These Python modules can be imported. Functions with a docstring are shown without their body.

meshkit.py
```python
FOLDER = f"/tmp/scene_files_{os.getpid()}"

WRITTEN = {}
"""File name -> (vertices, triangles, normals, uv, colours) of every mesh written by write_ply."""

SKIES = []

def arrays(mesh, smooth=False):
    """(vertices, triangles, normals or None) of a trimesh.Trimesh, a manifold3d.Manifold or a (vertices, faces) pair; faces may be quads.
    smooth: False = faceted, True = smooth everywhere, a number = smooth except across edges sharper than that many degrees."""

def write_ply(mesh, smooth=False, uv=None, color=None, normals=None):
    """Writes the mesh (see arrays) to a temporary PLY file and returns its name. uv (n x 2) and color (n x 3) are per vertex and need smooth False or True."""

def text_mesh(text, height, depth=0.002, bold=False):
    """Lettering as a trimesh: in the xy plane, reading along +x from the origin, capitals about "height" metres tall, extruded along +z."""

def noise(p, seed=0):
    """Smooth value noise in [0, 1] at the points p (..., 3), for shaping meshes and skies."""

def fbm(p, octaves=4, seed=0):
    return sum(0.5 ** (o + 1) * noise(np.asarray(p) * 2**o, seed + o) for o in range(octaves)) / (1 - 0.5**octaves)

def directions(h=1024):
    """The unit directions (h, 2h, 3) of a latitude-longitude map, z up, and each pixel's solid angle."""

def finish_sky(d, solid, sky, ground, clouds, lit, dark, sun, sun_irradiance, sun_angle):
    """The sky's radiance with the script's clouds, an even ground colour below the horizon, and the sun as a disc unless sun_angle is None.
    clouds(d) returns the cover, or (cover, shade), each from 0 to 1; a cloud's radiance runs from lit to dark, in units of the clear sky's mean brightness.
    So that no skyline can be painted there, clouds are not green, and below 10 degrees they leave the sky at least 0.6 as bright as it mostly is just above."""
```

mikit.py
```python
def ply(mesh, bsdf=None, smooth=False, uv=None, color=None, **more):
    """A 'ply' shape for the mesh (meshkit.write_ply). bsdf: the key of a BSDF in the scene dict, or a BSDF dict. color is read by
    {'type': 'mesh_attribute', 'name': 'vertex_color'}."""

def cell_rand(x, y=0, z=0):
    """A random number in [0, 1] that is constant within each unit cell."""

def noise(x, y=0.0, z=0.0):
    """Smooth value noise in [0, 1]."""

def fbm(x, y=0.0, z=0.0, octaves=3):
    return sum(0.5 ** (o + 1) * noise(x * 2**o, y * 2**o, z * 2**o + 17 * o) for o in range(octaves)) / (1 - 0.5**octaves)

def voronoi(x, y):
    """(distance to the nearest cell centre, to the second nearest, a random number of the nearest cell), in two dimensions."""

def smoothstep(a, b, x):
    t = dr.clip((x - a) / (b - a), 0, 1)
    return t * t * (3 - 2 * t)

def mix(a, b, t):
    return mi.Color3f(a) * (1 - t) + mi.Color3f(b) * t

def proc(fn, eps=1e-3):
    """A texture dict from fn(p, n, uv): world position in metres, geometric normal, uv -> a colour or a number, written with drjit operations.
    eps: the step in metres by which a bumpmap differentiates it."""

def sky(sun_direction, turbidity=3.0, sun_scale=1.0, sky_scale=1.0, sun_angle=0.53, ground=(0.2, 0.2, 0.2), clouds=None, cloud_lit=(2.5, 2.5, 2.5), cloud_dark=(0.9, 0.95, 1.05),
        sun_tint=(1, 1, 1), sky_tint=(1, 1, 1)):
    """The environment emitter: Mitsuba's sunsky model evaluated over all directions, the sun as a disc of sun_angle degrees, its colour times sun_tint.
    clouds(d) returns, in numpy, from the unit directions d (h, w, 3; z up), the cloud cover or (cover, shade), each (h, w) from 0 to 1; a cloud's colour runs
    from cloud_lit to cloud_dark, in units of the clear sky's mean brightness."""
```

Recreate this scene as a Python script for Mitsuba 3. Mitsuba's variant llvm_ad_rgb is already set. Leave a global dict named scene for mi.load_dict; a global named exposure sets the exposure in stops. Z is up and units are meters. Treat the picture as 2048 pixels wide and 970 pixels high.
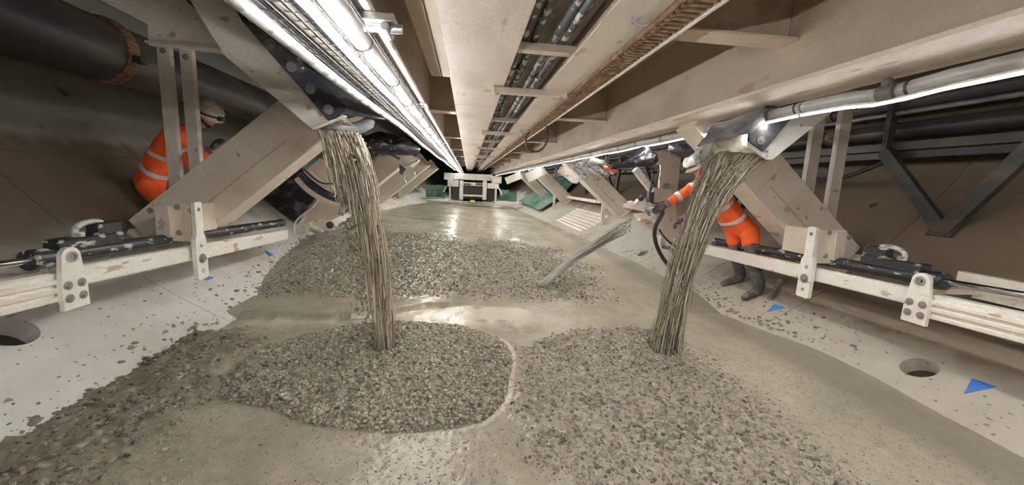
import math, random
import numpy as np, trimesh, manifold3d, mitsuba as mi, drjit as dr
import mikit, meshkit
from shapely.geometry import Polygon, Point
from mikit import proc, ply, smoothstep, mix, cell_rand
from mikit import noise as dnoise, fbm as dfbm
T = mi.ScalarTransform4f
random.seed(7); rng = np.random.default_rng(7)
scene, labels = {'type': 'scene'}, {}
exposure = 0.25

# ------------------------------------------------------------------ camera
CAM = np.array([0.0, 0.0, 1.6])
FWD, UP = np.array([0.11457066, 0.98185239, -0.15112727]), np.array([-0.02409287, 0.15483057, 0.98764722])
scene['camera'] = {'type': 'perspective', 'fov': 105.399, 'fov_axis': 'x', 'near_clip': 0.05, 'far_clip': 200.0,
                   'to_world': T().look_at(origin=CAM.tolist(), target=(CAM + FWD).tolist(), up=UP.tolist())}
LED = 95.0                                    # radiance of the LED strips
LAMP = {'type': 'area', 'radiance': {'type': 'rgb', 'value': [LED, LED * 0.985, LED * 0.95]}}

# ------------------------------------------------------------------ materials
def rgb(*v): return {'type': 'rgb', 'value': list(v)}
def mat(name, color, rough=0.5, metal=0.0, spec=0.5, bump=None, **kw):
    b = {'type': 'principled', 'base_color': rgb(*color) if isinstance(color, tuple) else color,
         'roughness': rough, 'metallic': metal, 'specular': spec, **kw}
    if bump: b = {'type': 'bumpmap', 'arbitrary': bump[0], 'scale': bump[1], 'bsdf': b}
    scene[name] = {'type': 'twosided', 'bsdf': b}

def painted(base, dirt, amount, scale, blot=(0.30, 0.22, 0.15)):
    def fn(p, n, uv):
        a = dfbm(p.x * 2.1, p.y * 1.3, p.z * 2.1, octaves=3)
        s = dfbm(p.x * scale, p.y * scale * 0.4, p.z * scale, octaves=3)
        c = mix(base, dirt, smoothstep(0.42, 0.75, a) * amount)
        c = mix(c, blot, smoothstep(0.70, 0.78, s) * 0.7)
        return c * (0.93 + 0.14 * dnoise(p.x * 60, p.y * 60, p.z * 60))
    return fn
mat('paint_cream', proc(painted((0.63, 0.55, 0.46), (0.48, 0.395, 0.31), 0.6, 9.0)), 0.45)
mat('paint_rose', proc(painted((0.49, 0.42, 0.355), (0.38, 0.31, 0.25), 0.6, 9.0)), 0.5)
mat('paint_pale', proc(painted((0.78, 0.725, 0.64), (0.60, 0.52, 0.43), 0.5, 11.0)), 0.45)
mat('paint_white', proc(painted((0.80, 0.77, 0.70), (0.60, 0.52, 0.42), 0.5, 14.0, (0.35, 0.24, 0.14))), 0.4)
mat('paint_dull', proc(painted((0.43, 0.36, 0.285), (0.33, 0.26, 0.19), 0.7, 6.0)), 0.55)
def crusty(base, crust, lo, hi, sc):
    def fn(p, n, uv):
        s = dfbm(p.x * sc, p.y * sc * 0.5, p.z * sc, octaves=4)
        return mix(base, crust, smoothstep(lo, hi, s))
    return fn
mat('crusted_pipe', proc(crusty((0.03, 0.03, 0.033), (0.42, 0.40, 0.36), 0.52, 0.68, 22.0)), 0.5)
mat('crusted_black', proc(crusty((0.016, 0.017, 0.02), (0.45, 0.43, 0.38), 0.60, 0.74, 26.0)), 0.38)
mat('crusted_white', proc(crusty((0.52, 0.52, 0.51), (0.20, 0.195, 0.18), 0.45, 0.65, 30.0)), 0.6)
mat('black_rubber', proc(crusty((0.018, 0.019, 0.023), (0.13, 0.125, 0.12), 0.45, 0.85, 9.0)), 0.75, 0.0, 0.25)
mat('grey_rubber', proc(crusty((0.09, 0.09, 0.10), (0.26, 0.25, 0.24), 0.4, 0.8, 8.0)), 0.8, 0.0, 0.2)
mat('black_plastic', proc(crusty((0.012, 0.012, 0.015), (0.30, 0.30, 0.29), 0.64, 0.74, 18.0)), 0.38)
mat('dark_steel', proc(crusty((0.035, 0.032, 0.029), (0.085, 0.066, 0.05), 0.4, 0.75, 6.0)), 0.5)
mat('dark_pipe', proc(crusty((0.035, 0.033, 0.035), (0.085, 0.065, 0.052), 0.35, 0.75, 3.0)), 0.42)
mat('rust', proc(crusty((0.115, 0.062, 0.032), (0.22, 0.14, 0.085), 0.35, 0.7, 30.0)), 0.75)
mat('zinc', proc(crusty((0.42, 0.42, 0.42), (0.26, 0.25, 0.24), 0.4, 0.75, 14.0)), 0.35, 0.6)
mat('bolt_steel', (0.30, 0.27, 0.25), 0.4, 0.5)
mat('wire_steel', (0.16, 0.155, 0.15), 0.5, 0.3)
mat('chrome', (0.82, 0.83, 0.85), 0.09, 1.0)
mat('sleeve_grey', proc(crusty((0.40, 0.40, 0.40), (0.24, 0.23, 0.21), 0.45, 0.75, 10.0)), 0.28)
mat('cable_black', (0.02, 0.02, 0.022), 0.45)
mat('cable_beige', (0.20, 0.175, 0.135), 0.6)
mat('cable_grey', (0.085, 0.082, 0.078), 0.6)
mat('green_cloth', proc(crusty((0.03, 0.10, 0.06), (0.12, 0.20, 0.15), 0.35, 0.75, 1.6)), 0.8)
mat('green_paint', (0.02, 0.13, 0.06), 0.5)
mat('yellow_paint', (0.75, 0.68, 0.06), 0.4)
mat('blue_paint', proc(crusty((0.05, 0.18, 0.62), (0.12, 0.27, 0.60), 0.4, 0.8, 20.0)), 0.6)
mat('orange_cloth', proc(crusty((0.93, 0.135, 0.022), (0.80, 0.11, 0.03), 0.35, 0.8, 9.0)), 0.75)
mat('reflective', (0.62, 0.60, 0.57), 0.45)
mat('navy_cloth', proc(crusty((0.06, 0.085, 0.14), (0.13, 0.15, 0.19), 0.4, 0.8, 10.0)), 0.85)
mat('work_trouser', proc(crusty((0.065, 0.07, 0.07), (0.14, 0.135, 0.12), 0.4, 0.8, 8.0)), 0.85)
mat('glove_black', (0.025, 0.025, 0.026), 0.7)
mat('dark_sheet', (0.03, 0.05, 0.038), 0.8)
mat('mortar', proc(crusty((0.30, 0.265, 0.20), (0.16, 0.14, 0.105), 0.4, 0.75, 24.0)), 0.5)
mat('hole_shade', (0.03, 0.024, 0.016), 0.6)
mat('skin', (0.50, 0.29, 0.20), 0.5)
mat('boot', proc(crusty((0.06, 0.045, 0.035), (0.16, 0.13, 0.10), 0.4, 0.75, 16.0)), 0.6)
mat('helmet_white', proc(crusty((0.80, 0.77, 0.69), (0.55, 0.50, 0.42), 0.5, 0.85, 12.0)), 0.35)
mat('red_cloth', (0.75, 0.07, 0.03), 0.6)

def lining_fn(p, n, uv):
    a = dfbm(p.x * 1.3, p.y * 0.9, p.z * 1.3, octaves=4)
    b = dfbm(p.x * 6.0, p.y * 6.0, p.z * 6.0, octaves=3)
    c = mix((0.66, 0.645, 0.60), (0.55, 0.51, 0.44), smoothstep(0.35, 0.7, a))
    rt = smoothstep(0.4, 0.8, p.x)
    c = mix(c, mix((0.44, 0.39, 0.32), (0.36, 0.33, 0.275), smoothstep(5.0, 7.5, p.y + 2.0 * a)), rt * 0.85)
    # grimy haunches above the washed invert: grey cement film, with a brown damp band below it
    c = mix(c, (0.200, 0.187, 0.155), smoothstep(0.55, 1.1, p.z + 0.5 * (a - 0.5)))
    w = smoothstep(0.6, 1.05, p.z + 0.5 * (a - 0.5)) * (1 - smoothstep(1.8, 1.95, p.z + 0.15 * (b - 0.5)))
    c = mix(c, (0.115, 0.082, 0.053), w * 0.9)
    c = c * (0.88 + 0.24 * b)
    g = rt * smoothstep(0.29, 0.40, p.z + 0.10 * (b - 0.5)) * (1 - smoothstep(5.2, 6.5, p.y))  # brown on the right lining paints in the shadow under the rail
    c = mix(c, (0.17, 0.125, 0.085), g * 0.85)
    s = dnoise(p.x * 38, p.y * 30, p.z * 38)
    low = 1 - smoothstep(0.25, 0.75, p.z)
    return mix(c, (0.17, 0.15, 0.12), smoothstep(0.80, 0.88, s * (0.82 + 0.18 * a + 0.06 * low)) * 0.8)
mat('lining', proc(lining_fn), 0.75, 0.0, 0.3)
mat('stone_mix', {'type': 'mesh_attribute', 'name': 'vertex_color'}, 0.32, 0.0, 0.5)
def wet_rough(p, n, uv):
    a = dfbm(p.x * 2.0, p.y * 1.2, 0.0, octaves=3)
    far = smoothstep(6.5, 10.0, p.y)
    return dr.clip(0.22 - 0.03 * far + 0.25 * (a - 0.5), 0.16, 0.8)
def wet_grain(p, n, uv):
    g = dfbm(p.x * 70, p.y * 70, 0.0, octaves=2)
    return (g + 0.35 * dnoise(p.x * 260, p.y * 260, 0.0)) * 0.0018 * (1 - 0.85 * smoothstep(5.5, 9.0, p.y))
mat('wet_concrete_look', {'type': 'mesh_attribute', 'name': 'vertex_color'}, proc(wet_rough), 0.0, 0.6, bump=(proc(wet_grain, 0.0015), 1.0), clearcoat=0.7, clearcoat_gloss=0.8)
mat('slurry', {'type': 'mesh_attribute', 'name': 'vertex_color'}, 0.5, 0.0, 0.4)
def spatter_fn(p, n, uv): return mix((0.10, 0.088, 0.068), (0.22, 0.20, 0.16), dnoise(p.x * 20, p.y * 20, p.z * 20))
mat('spatter', proc(spatter_fn), 0.6)

# ------------------------------------------------------------------ helpers
def V(*a): return np.array(a, float)
def unit(v): v = np.asarray(v, float); return v / np.linalg.norm(v)
def cat(*ms):
    ms = [m for x in ms for m in (x if isinstance(x, (list, tuple)) else [x])]
    return trimesh.util.concatenate(ms)
def hull(pts): return trimesh.convex.convex_hull(np.asarray(pts, float))
def boxpts(sx, sy, sz, b):
    out = []
    for x in (-1, 1):
        for y in (-1, 1):
            for z in (-1, 1):
                for k in range(3):
                    h = [sx / 2 - b, sy / 2 - b, sz / 2 - b]; h[k] += b
                    out.append([x * h[0], y * h[1], z * h[2]])
    return np.array(out)
_BF = None
def boxmesh(p):
    """The chamfered box over boxpts' 24 corners; its faces are those of a well-shaped box."""
    global _BF
    if _BF is None:
        q = boxpts(2, 2, 2, 0.3); h = hull(q); k = [int(np.argmin(np.linalg.norm(q - v, axis=1))) for v in h.vertices]
        _BF = np.array(k)[h.faces]
    return trimesh.Trimesh(p, _BF, process=False)
def box(x0, x1, y0, y1, z0, z1, b=0.004):
    s = [abs(x1 - x0), abs(y1 - y0), abs(z1 - z0)]
    b = min(b, min(s) * 0.3)
    return boxmesh(boxpts(*s, b) + [(x0 + x1) / 2, (y0 + y1) / 2, (z0 + z1) / 2])
def bar(a, c, w, h, up=(0, 0, 1), b=0.004):
    """A box from a to c; w across, h along 'up'."""
    a, c = V(*a), V(*c); d = unit(c - a); s = unit(np.cross(d, up)); u = np.cross(s, d)
    L = np.linalg.norm(c - a); b = min(b, 0.3 * min(w, h, L))
    p = boxpts(L, w, h, b) @ np.stack([d, s, u]) + (a + c) / 2; m = boxmesh(p)
    if np.dot(np.cross(d, s), u) < 0: m.invert()
    return m
def frame_of(d):
    d = unit(d); a = V(0, 0, 1) if abs(d[2]) < 0.9 else V(1, 0, 0)
    s = unit(np.cross(d, a)); return s, np.cross(s, d)
def tube(pts, r, n=10, cap=True):
    pts = np.asarray(pts, float); m = len(pts)
    r = np.broadcast_to(np.asarray(r, float), (m,))
    tg = np.gradient(pts, axis=0); s, u = frame_of(tg[0]); rings = []
    ang = np.arange(n) * 2 * np.pi / n
    for i in range(m):
        d = unit(tg[i]); s = unit(s - d * (s @ d)); u = np.cross(d, s)
        rings.append(pts[i] + r[i] * (np.cos(ang)[:, None] * s + np.sin(ang)[:, None] * u))
    v = np.concatenate(rings); f = []
    for i in range(m - 1):
        for k in range(n):
            a, b_ = i * n + k, i * n + (k + 1) % n
            f += [[a, b_, b_ + n], [a, b_ + n, a + n]]
    if cap:
        v = np.vstack([v, pts[0], pts[-1]]); c0 = len(v) - 2
        for k in range(n):
            f += [[c0, (k + 1) % n, k], [c0 + 1, (m - 1) * n + k, (m - 1) * n + (k + 1) % n]]
    return trimesh.Trimesh(v, np.array(f), process=False)
def cyl(a, c, r, n=20): return tube([a, c], r, n)
def spline(pts, n=30):
    from scipy.interpolate import CubicSpline
    pts = np.asarray(pts, float); t = np.r_[0, np.cumsum(np.linalg.norm(np.diff(pts, axis=0), axis=1))]
    return CubicSpline(t, pts)(np.linspace(0, t[-1], n))
def prism(poly, origin, ax, ay, thick, bevel=0.0):
    """The polygon (2-d points in the ax, ay frame at origin) extruded by thick along ax x ay."""
    p = poly if isinstance(poly, Polygon) else Polygon(poly)
    m = trimesh.creation.extrude_polygon(p.buffer(0), thick, engine='earcut')
    ax, ay = unit(ax), unit(ay); az = np.cross(ax, ay)
    m.vertices = np.asarray(origin) + m.vertices @ np.stack([ax, ay, az])
    if np.linalg.det(np.stack([ax, ay, az])) < 0: m.invert()
    return m
def xz(pts): return [(p[0], p[2]) for p in pts]
def slab_y(poly_xz, y0, y1):
    """A plate lying in the x-z plane between y0 and y1."""
    m = trimesh.creation.extrude_polygon(Polygon(poly_xz).buffer(0), y1 - y0, engine='earcut')
    m.vertices = np.stack([m.vertices[:, 0], y0 + m.vertices[:, 2], m.vertices[:, 1]], 1); m.invert(); return m
def slab_x(poly_yz, x0, x1):
    m = trimesh.creation.extrude_polygon(Polygon(poly_yz).buffer(0), x1 - x0, engine='earcut')
    m.vertices = np.stack([x0 + m.vertices[:, 2], m.vertices[:, 0], m.vertices[:, 1]], 1); return m
def bolt(p, d, r=0.016, h=0.014):
    """A hexagonal bolt head with washer at p, its axis d."""
    p, d = V(*p), unit(d)
    return cat(tube([p, p + d * 0.004], r * 1.5, 16), tube([p, p + d * h], r, 6), tube([p + d * h, p + d * (h + 0.006)], r * 0.55, 10))
def mf(m): return manifold3d.Manifold(manifold3d.Mesh(np.asarray(m.vertices, np.float32), np.asarray(m.faces, np.uint32)))
def tm(m):
    q = m.to_mesh(); return trimesh.Trimesh(np.array(q.vert_properties[:, :3]), np.array(q.tri_verts), process=False)

def numbered(name):
    if not any(k == name or k.startswith(name + '__') for k in list(scene) + list(labels)): return name
    i = 1
    while any(k == f'{name}_{i:03d}' or k.startswith(f'{name}_{i:03d}__') for k in list(scene) + list(labels)): i += 1
    return f'{name}_{i:03d}'
def thing(name, label, category, group=None, kind=None):
    k = numbered(name); labels[k] = {'label': label, 'category': category}
    if group: labels[k]['group'] = group
    if kind: labels[k]['kind'] = kind
    return k
_count = {}
def part(root, name, mesh, bsdf, smooth=30, label=None, kind=None, **kw):
    base = f'{root}__{name}'; i = _count.get(base, 0); _count[base] = i + 1
    key = base if i == 0 else f'{base}_{i:03d}'
    scene[key] = mesh if isinstance(mesh, dict) else ply(mesh, bsdf, smooth=smooth, **kw)
    if label or kind:
        labels[key] = {}
        if label: labels[key]['label'] = label
        if kind: labels[key]['kind'] = kind
    return key
def solo(name, mesh, bsdf, label, category, group=None, kind=None, smooth=30, **kw):
    k = thing(name, label, category, group, kind); scene[k] = ply(mesh, bsdf, smooth=smooth, **kw); return k
def struct(name, label=None):
    labels[name] = {'kind': 'structure'}
    if label: labels[name]['label'] = label
    return name

# ------------------------------------------------------------------ tunnel lining: rings of concrete panels
XC, ZC, R = 0.6, 5.89, 6.5
def lin(th, r=R): return V(XC + r * math.sin(th), 0, ZC - r * math.cos(th))
def lin_z(x): return ZC - np.sqrt(R * R - (x - XC) ** 2)
def lin_n(x): return unit(V(XC - x, 0, ZC - lin_z(x)))
struct('wall_left', 'curved left haunch of the tunnel lining, pale concrete panels')
struct('wall_right', 'curved right haunch of the tunnel lining, pale concrete panels')
struct('ceiling', 'dark crown of the tunnel lining above the gantry')
def arc_panel(t0, t1, y0, y1, n, r0=R, r1=R + 0.36, g=0.004):
    t0, t1 = t0 + g / R, t1 - g / R; y0, y1 = y0 + g, y1 - g
    th = np.linspace(t0, t1, n); pi = np.array([lin(t, r0) for t in th]); po = np.array([lin(t, r1) for t in th])
    ring = np.vstack([pi, po[::-1]])
    m = slab_y([(p[0], p[2]) for p in ring], y0, y1)
    if m.volume < 0: m.invert()
    return m
RING, Y0R = 1.75, 4.05 - 10 * 1.75
def drill(m, p, d, r, depth, n=28):
    """A blind round hole of the panel at p, along d."""
    d = unit(d); tool = tube([V(*p) - d * 0.3, V(*p) + d * depth], [r, r * 0.94], n)
    if tool.volume < 0: tool.invert()
    return tm(mf(m) - mf(tool))
holes = {}     # (side, ring, band) -> list of (point, radius, depth)
def add_hole(p, r, depth):
    th = math.atan2(p[0] - XC, ZC - p[2]); k = int((p[1] - Y0R) // RING); k = 8 if k == 9 else k
    band = 0 if abs(th) < math.radians(50) else 1
    holes.setdefault((1 if th > 0 else -1, k, band), []).append((p, r, depth))
HL, HR = [(-3.017, 2.819, 0.489)], [(3.774, 2.664, 0.218)]
add_hole(HL[0], 0.155, 0.2); add_hole(HR[0], 0.125, 0.2)
add_hole((HL[0][0], HL[0][1] + 5.25, HL[0][2]), 0.13, 0.5); add_hole((HR[0][0], HR[0][1] + 5.25, HR[0][2]), 0.125, 0.5)
for p, r in zip([(-4.94, 5.554, 2.49), (-4.593, 4.894, 1.981), (5.4, 4.681, 1.507), (-2.399, 2.156, 0.123)], (0.08, 0.035, 0.05, 0.03)): add_hole(p, r, 0.06)
for k in range(35):
    y0, y1 = Y0R + k * RING, Y0R + (k + 1) * RING
    if k == 9: continue                       # the ring nearest the viewer is a double-length one
    if k == 8: y1 += RING
    for s, nm in ((-1, 'wall_left'), (1, 'wall_right')):
        for band, (a, b) in enumerate(((10, 50), (50, 88))):
            a, b = (a, b) if s > 0 else (-b, -a)
            m = arc_panel(math.radians(a), math.radians(b), y0, y1, 28)
            hs = holes.get((s, k, band))
            for (p, r, d) in hs or ():
                nrm = V(p[0] - XC, 0, p[2] - ZC)
                m = drill(m, p, nrm, r, d)
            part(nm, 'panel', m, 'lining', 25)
    for a, b in ((88, 134), (134, 180), (180, 226), (226, 272)):
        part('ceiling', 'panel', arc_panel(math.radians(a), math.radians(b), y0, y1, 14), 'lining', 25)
for p, r, dep, nm in ((HL[0], 0.15, 0.15, 'wall_left'), (HR[0], 0.12, 0.13, 'wall_right')):
    o = unit(V(p[0] - XC, 0, p[2] - ZC)); part(nm, 'socket_shade', tube([V(*p) + o * dep, V(*p) + o * 0.24], r, 28), 'hole_shade', label='dark disc painting the shade in the round hole')  # near-black disc paints the shade deep in the hole
struct('wall_back', 'dark green sheeting closing the far end of the work zone')
scene['wall_back'] = ply(box(-7, 8, 47.5, 47.6, -1, 13), 'dark_sheet')
struct('wall_front', 'unlit tunnel behind the viewer')
scene['wall_front'] = ply(box(-7, 8, -13.4, -13.3, -1, 13), 'lining')

# blue survey triangles on the lining
def decal(pts, name, label, group=None):
    c = np.mean(pts, axis=0); n = lin_n(c[0])
    q = [V(*p) + n * 0.0015 for p in pts] + [V(*p) + n * 0.0045 for p in pts]
    solo(name, hull(q), 'blue_paint', label, 'mark', group, smooth=False)
decal([(3.711, 2.314, 0.183), (3.87, 2.248, 0.272), (3.861, 2.383, 0.267)], 'painted_triangle', 'large blue triangle marked on the right lining beside the round hole')
decal([(3.676, 4.224, 0.164), (3.83, 4.123, 0.249), (3.822, 4.293, 0.245)], 'painted_triangle', 'blue triangle marked on the right lining near the boots of the worker')
decal([(-2.956, 4.608, 0.449), (-2.858, 4.68, 0.386), (-2.859, 4.543, 0.387)], 'painted_triangle', 'blue mark on the left lining under the bolted hanger plate')
decal([(-2.982, 6.053, 0.466), (-2.86, 6.083, 0.387), (-2.859, 5.931, 0.387)], 'painted_triangle', 'blue mark on the left lining beyond the end of the white rail')
decal([(-2.997, 7.612, 0.476), (-2.904, 7.789, 0.415), (-2.874, 7.469, 0.396)], 'painted_triangle', 'small blue mark on the left lining farthest from the viewer')

# ------------------------------------------------------------------ fresh concrete
def ss(a, b, x):
    t = np.clip((np.asarray(x, float) - a) / (b - a), 0, 1); return t * t * (3 - 2 * t)
def zL(y): return np.interp(y, [1, 2, 3.1, 4.1, 4.8, 5.3, 6, 7.5, 12, 19, 28], [.02, .03, .07, .11, .11, .18, .26, .37, .40, .29, .02])
def zR(y): return np.interp(y, [1.5, 2.5, 3.4, 4.6, 5.4, 8, 13, 24], [.04, .07, .08, .0, .06, .07, .03, -.08])
LOBE = np.array([p[:2] for p in [(-1.668, 2.708, 0.14), (-1.769, 3.137, 0.14), (-1.738, 3.377, 0.14), (-1.526, 3.656, 0.14), (-1.153, 3.919, 0.14), (-0.318, 4.024, 0.14), (0.151, 3.779, 0.14), (0.339, 3.582, 0.14), (0.409, 3.239, 0.14), (0.334, 2.789, 0.14), (0.253, 2.507, 0.14), (0.144, 2.376, 0.14), (-0.263, 2.268, 0.14), (-0.753, 2.316, 0.14), (-1.185, 2.501, 0.14), (-1.494, 2.624, 0.14)]])
LC = V(-0.68, 3.1)
_a = np.arctan2(*(LOBE - LC).T[::-1]); _r = np.linalg.norm(LOBE - LC, axis=1); _o = np.argsort(_a)
_A = np.r_[_a[_o] - 2 * np.pi, _a[_o], _a[_o] + 2 * np.pi]; _R = np.tile(_r[_o], 3)
from scipy.interpolate import CubicSpline, PchipInterpolator
_lobe_r = PchipInterpolator(_A, _R)
def lobe_rho(x, y):
    w = 0.025 * (meshkit.fbm(np.stack([x * 4, y * 4, 0 * x], -1), 3, 5) - 0.5)
    d = np.hypot(x - LC[0], y - LC[1]); a = np.arctan2(y - LC[1], x - LC[0])
    return (d + w) / _lobe_r(a), d - _lobe_r(a) + w
RLOBE = Polygon([p[:2] for p in [(0.508, 3.554, 0.1), (1.181, 3.924, 0.1), (1.846, 4.031, 0.1), (2.269, 3.877, 0.1), (2.332, 3.294, 0.1), (2.32, 2.428, 0.1), (2.315, 1.609, 0.1), (1.466, 1.095, 0.1), (0.424, 1.175, 0.1), (0.436, 1.676, 0.1), (0.385, 1.988, 0.1), (0.259, 2.437, 0.1), (0.339, 2.786, 0.1), (0.445, 3.224, 0.1)]])
LIP_X, LIP_Y = zip(*[p[:2] for p in [(-2.271, 4.165, 0.14), (-2.085, 4.182, 0.14), (-1.695, 4.077, 0.14), (-1.218, 4.143, 0.14), (-0.83, 4.277, 0.14), (-0.479, 4.554, 0.14), (-0.008, 4.746, 0.14), (0.672, 4.638, 0.14)]])
def lip_y(x): return np.interp(x, LIP_X, LIP_Y)
PIT_L, PIT_R = V(*[(-0.709, 3.379, 0.1)][0][:2]), V(*[(1.98, 3.391, 0.1)][0][:2])
import shapely
def sd_poly(poly, x, y):
    p = shapely.points(x, y); d = shapely.distance(poly.boundary, p)
    return np.where(shapely.contains(poly, p), -d, d)
def surface(x, y, full=True):
    """Height of the concrete at (x, y), and the masks its look is made of."""
    x, y = np.asarray(x, float), np.asarray(y, float)
    t = (x + 2.7) / 6.2
    z = zL(y) * (1 - t) + zR(y) * t
    n1 = meshkit.fbm(np.stack([x * 1.7, y * 1.3, 0 * x], -1), 3, 1) - 0.5
    n2 = meshkit.fbm(np.stack([x * 7, y * 6, 0 * x], -1), 4, 2) - 0.5
    n3 = meshkit.fbm(np.stack([x * 34, y * 30, 0 * x], -1), 3, 3) - 0.5
    n4 = meshkit.noise(np.stack([x * 75, y * 70, 0 * x], -1), 4) - 0.5
    rho, sd = lobe_rho(x, y)
    lobe = 1 - ss(-0.015, 0.015, sd)
    rl = sd_poly(RLOBE, x, y) + 0.12 * n2
    rlobe = (1 - ss(-0.25, 0.05, rl)) * (1 - lobe) * (1 - 0.55 * ss(1.6, 2.6, x + 0.3 * n1))
    up = y - lip_y(x) + 0.05 * n2
    shelf = ss(-0.03, 0.05, up) * (1 - ss(-0.5, 0.2, x))
    farcoarse = ss(0.15, 0.5, up) * (1 - ss(8.2, 9.6, y + 1.5 * n1)) * (1 - ss(1.4, 2.6, x + 0.6 * n1)) * ss(-0.1, 0.2, y - 4.7)
    band = (1 - ss(-0.04, 0.02, up)) * ss(0.0, 0.03, sd) * ss(3.85, 4.15, y + 0.55 * ss(-0.2, 0.3, x) * 0 + 0.15 * n2) * (1 - ss(0.55, 0.85, x)) * ss(-2.35, -2.0, x)
    thin = ss(0.0, 0.012, sd) * (1 - ss(0.03, 0.06, sd + 0.05 * n2)) * ss(-0.6, 0.2, x) * (1 - ss(4.2, 4.4, y))
    dirt = (1 - ss(-2.0, -1.5, x + 0.35 * n2 + 0.10 * (y - 2.2))) * (1 - ss(3.6, 3.95, y + 0.3 * n2))
    edge = ss(2.75, 3.1, x + 0.18 * n1 + 0.05 * n2) * (1 - 0.0 * y)
    z = z + 0.035 * n1 + 0.010 * n2
    z = z + 0.085 * np.sqrt(np.clip(1 - np.clip(rho, 0, 1) ** 4, 0, 1)) * lobe
    z = z + 0.030 * rlobe + 0.065 * shelf
    z = z - 0.17 * np.exp(-((x - PIT_L[0]) ** 2 + (y - PIT_L[1]) ** 2) / 0.10 ** 2)
    z = z - 0.17 * np.exp(-(((x - PIT_R[0]) / 0.19) ** 2 + ((y - PIT_R[1]) / 0.13) ** 2))
    z = z + dirt * (0.07 * np.clip(n2 + 0.25, 0, 1) + 0.045 * n3) + 0.05 * dirt
    z = z - 0.012 * lobe
    rough = np.clip(lobe + 0.9 * rlobe + 0.8 * farcoarse, 0, 1)
    n5 = meshkit.fbm(np.stack([x * 26 + 9, y * 52, 0 * x], -1), 2, 7)
    pits = ss(0.56, 0.74, n5) * np.clip(rlobe * ss(0.30, 0.62, meshkit.fbm(np.stack([x * 2.2, y * 2.2, 0 * x + 5], -1), 2, 8) + 0.1 * (y < 2.2)) + 0.8 * farcoarse, 0, 1)
    z = z - 0.030 * pits
    z = z + (0.011 * n3 + 0.007 * n4) * (0.40 + 1.6 * rough) * (1 - 0.6 * edge)
    return z, dict(lobe=lobe, rlobe=rlobe, far=farcoarse, band=band, thin=thin, dirt=dirt, edge=edge, n1=n1, n2=n2, n3=n3, up=up, sd=sd, shelf=shelf)
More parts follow.
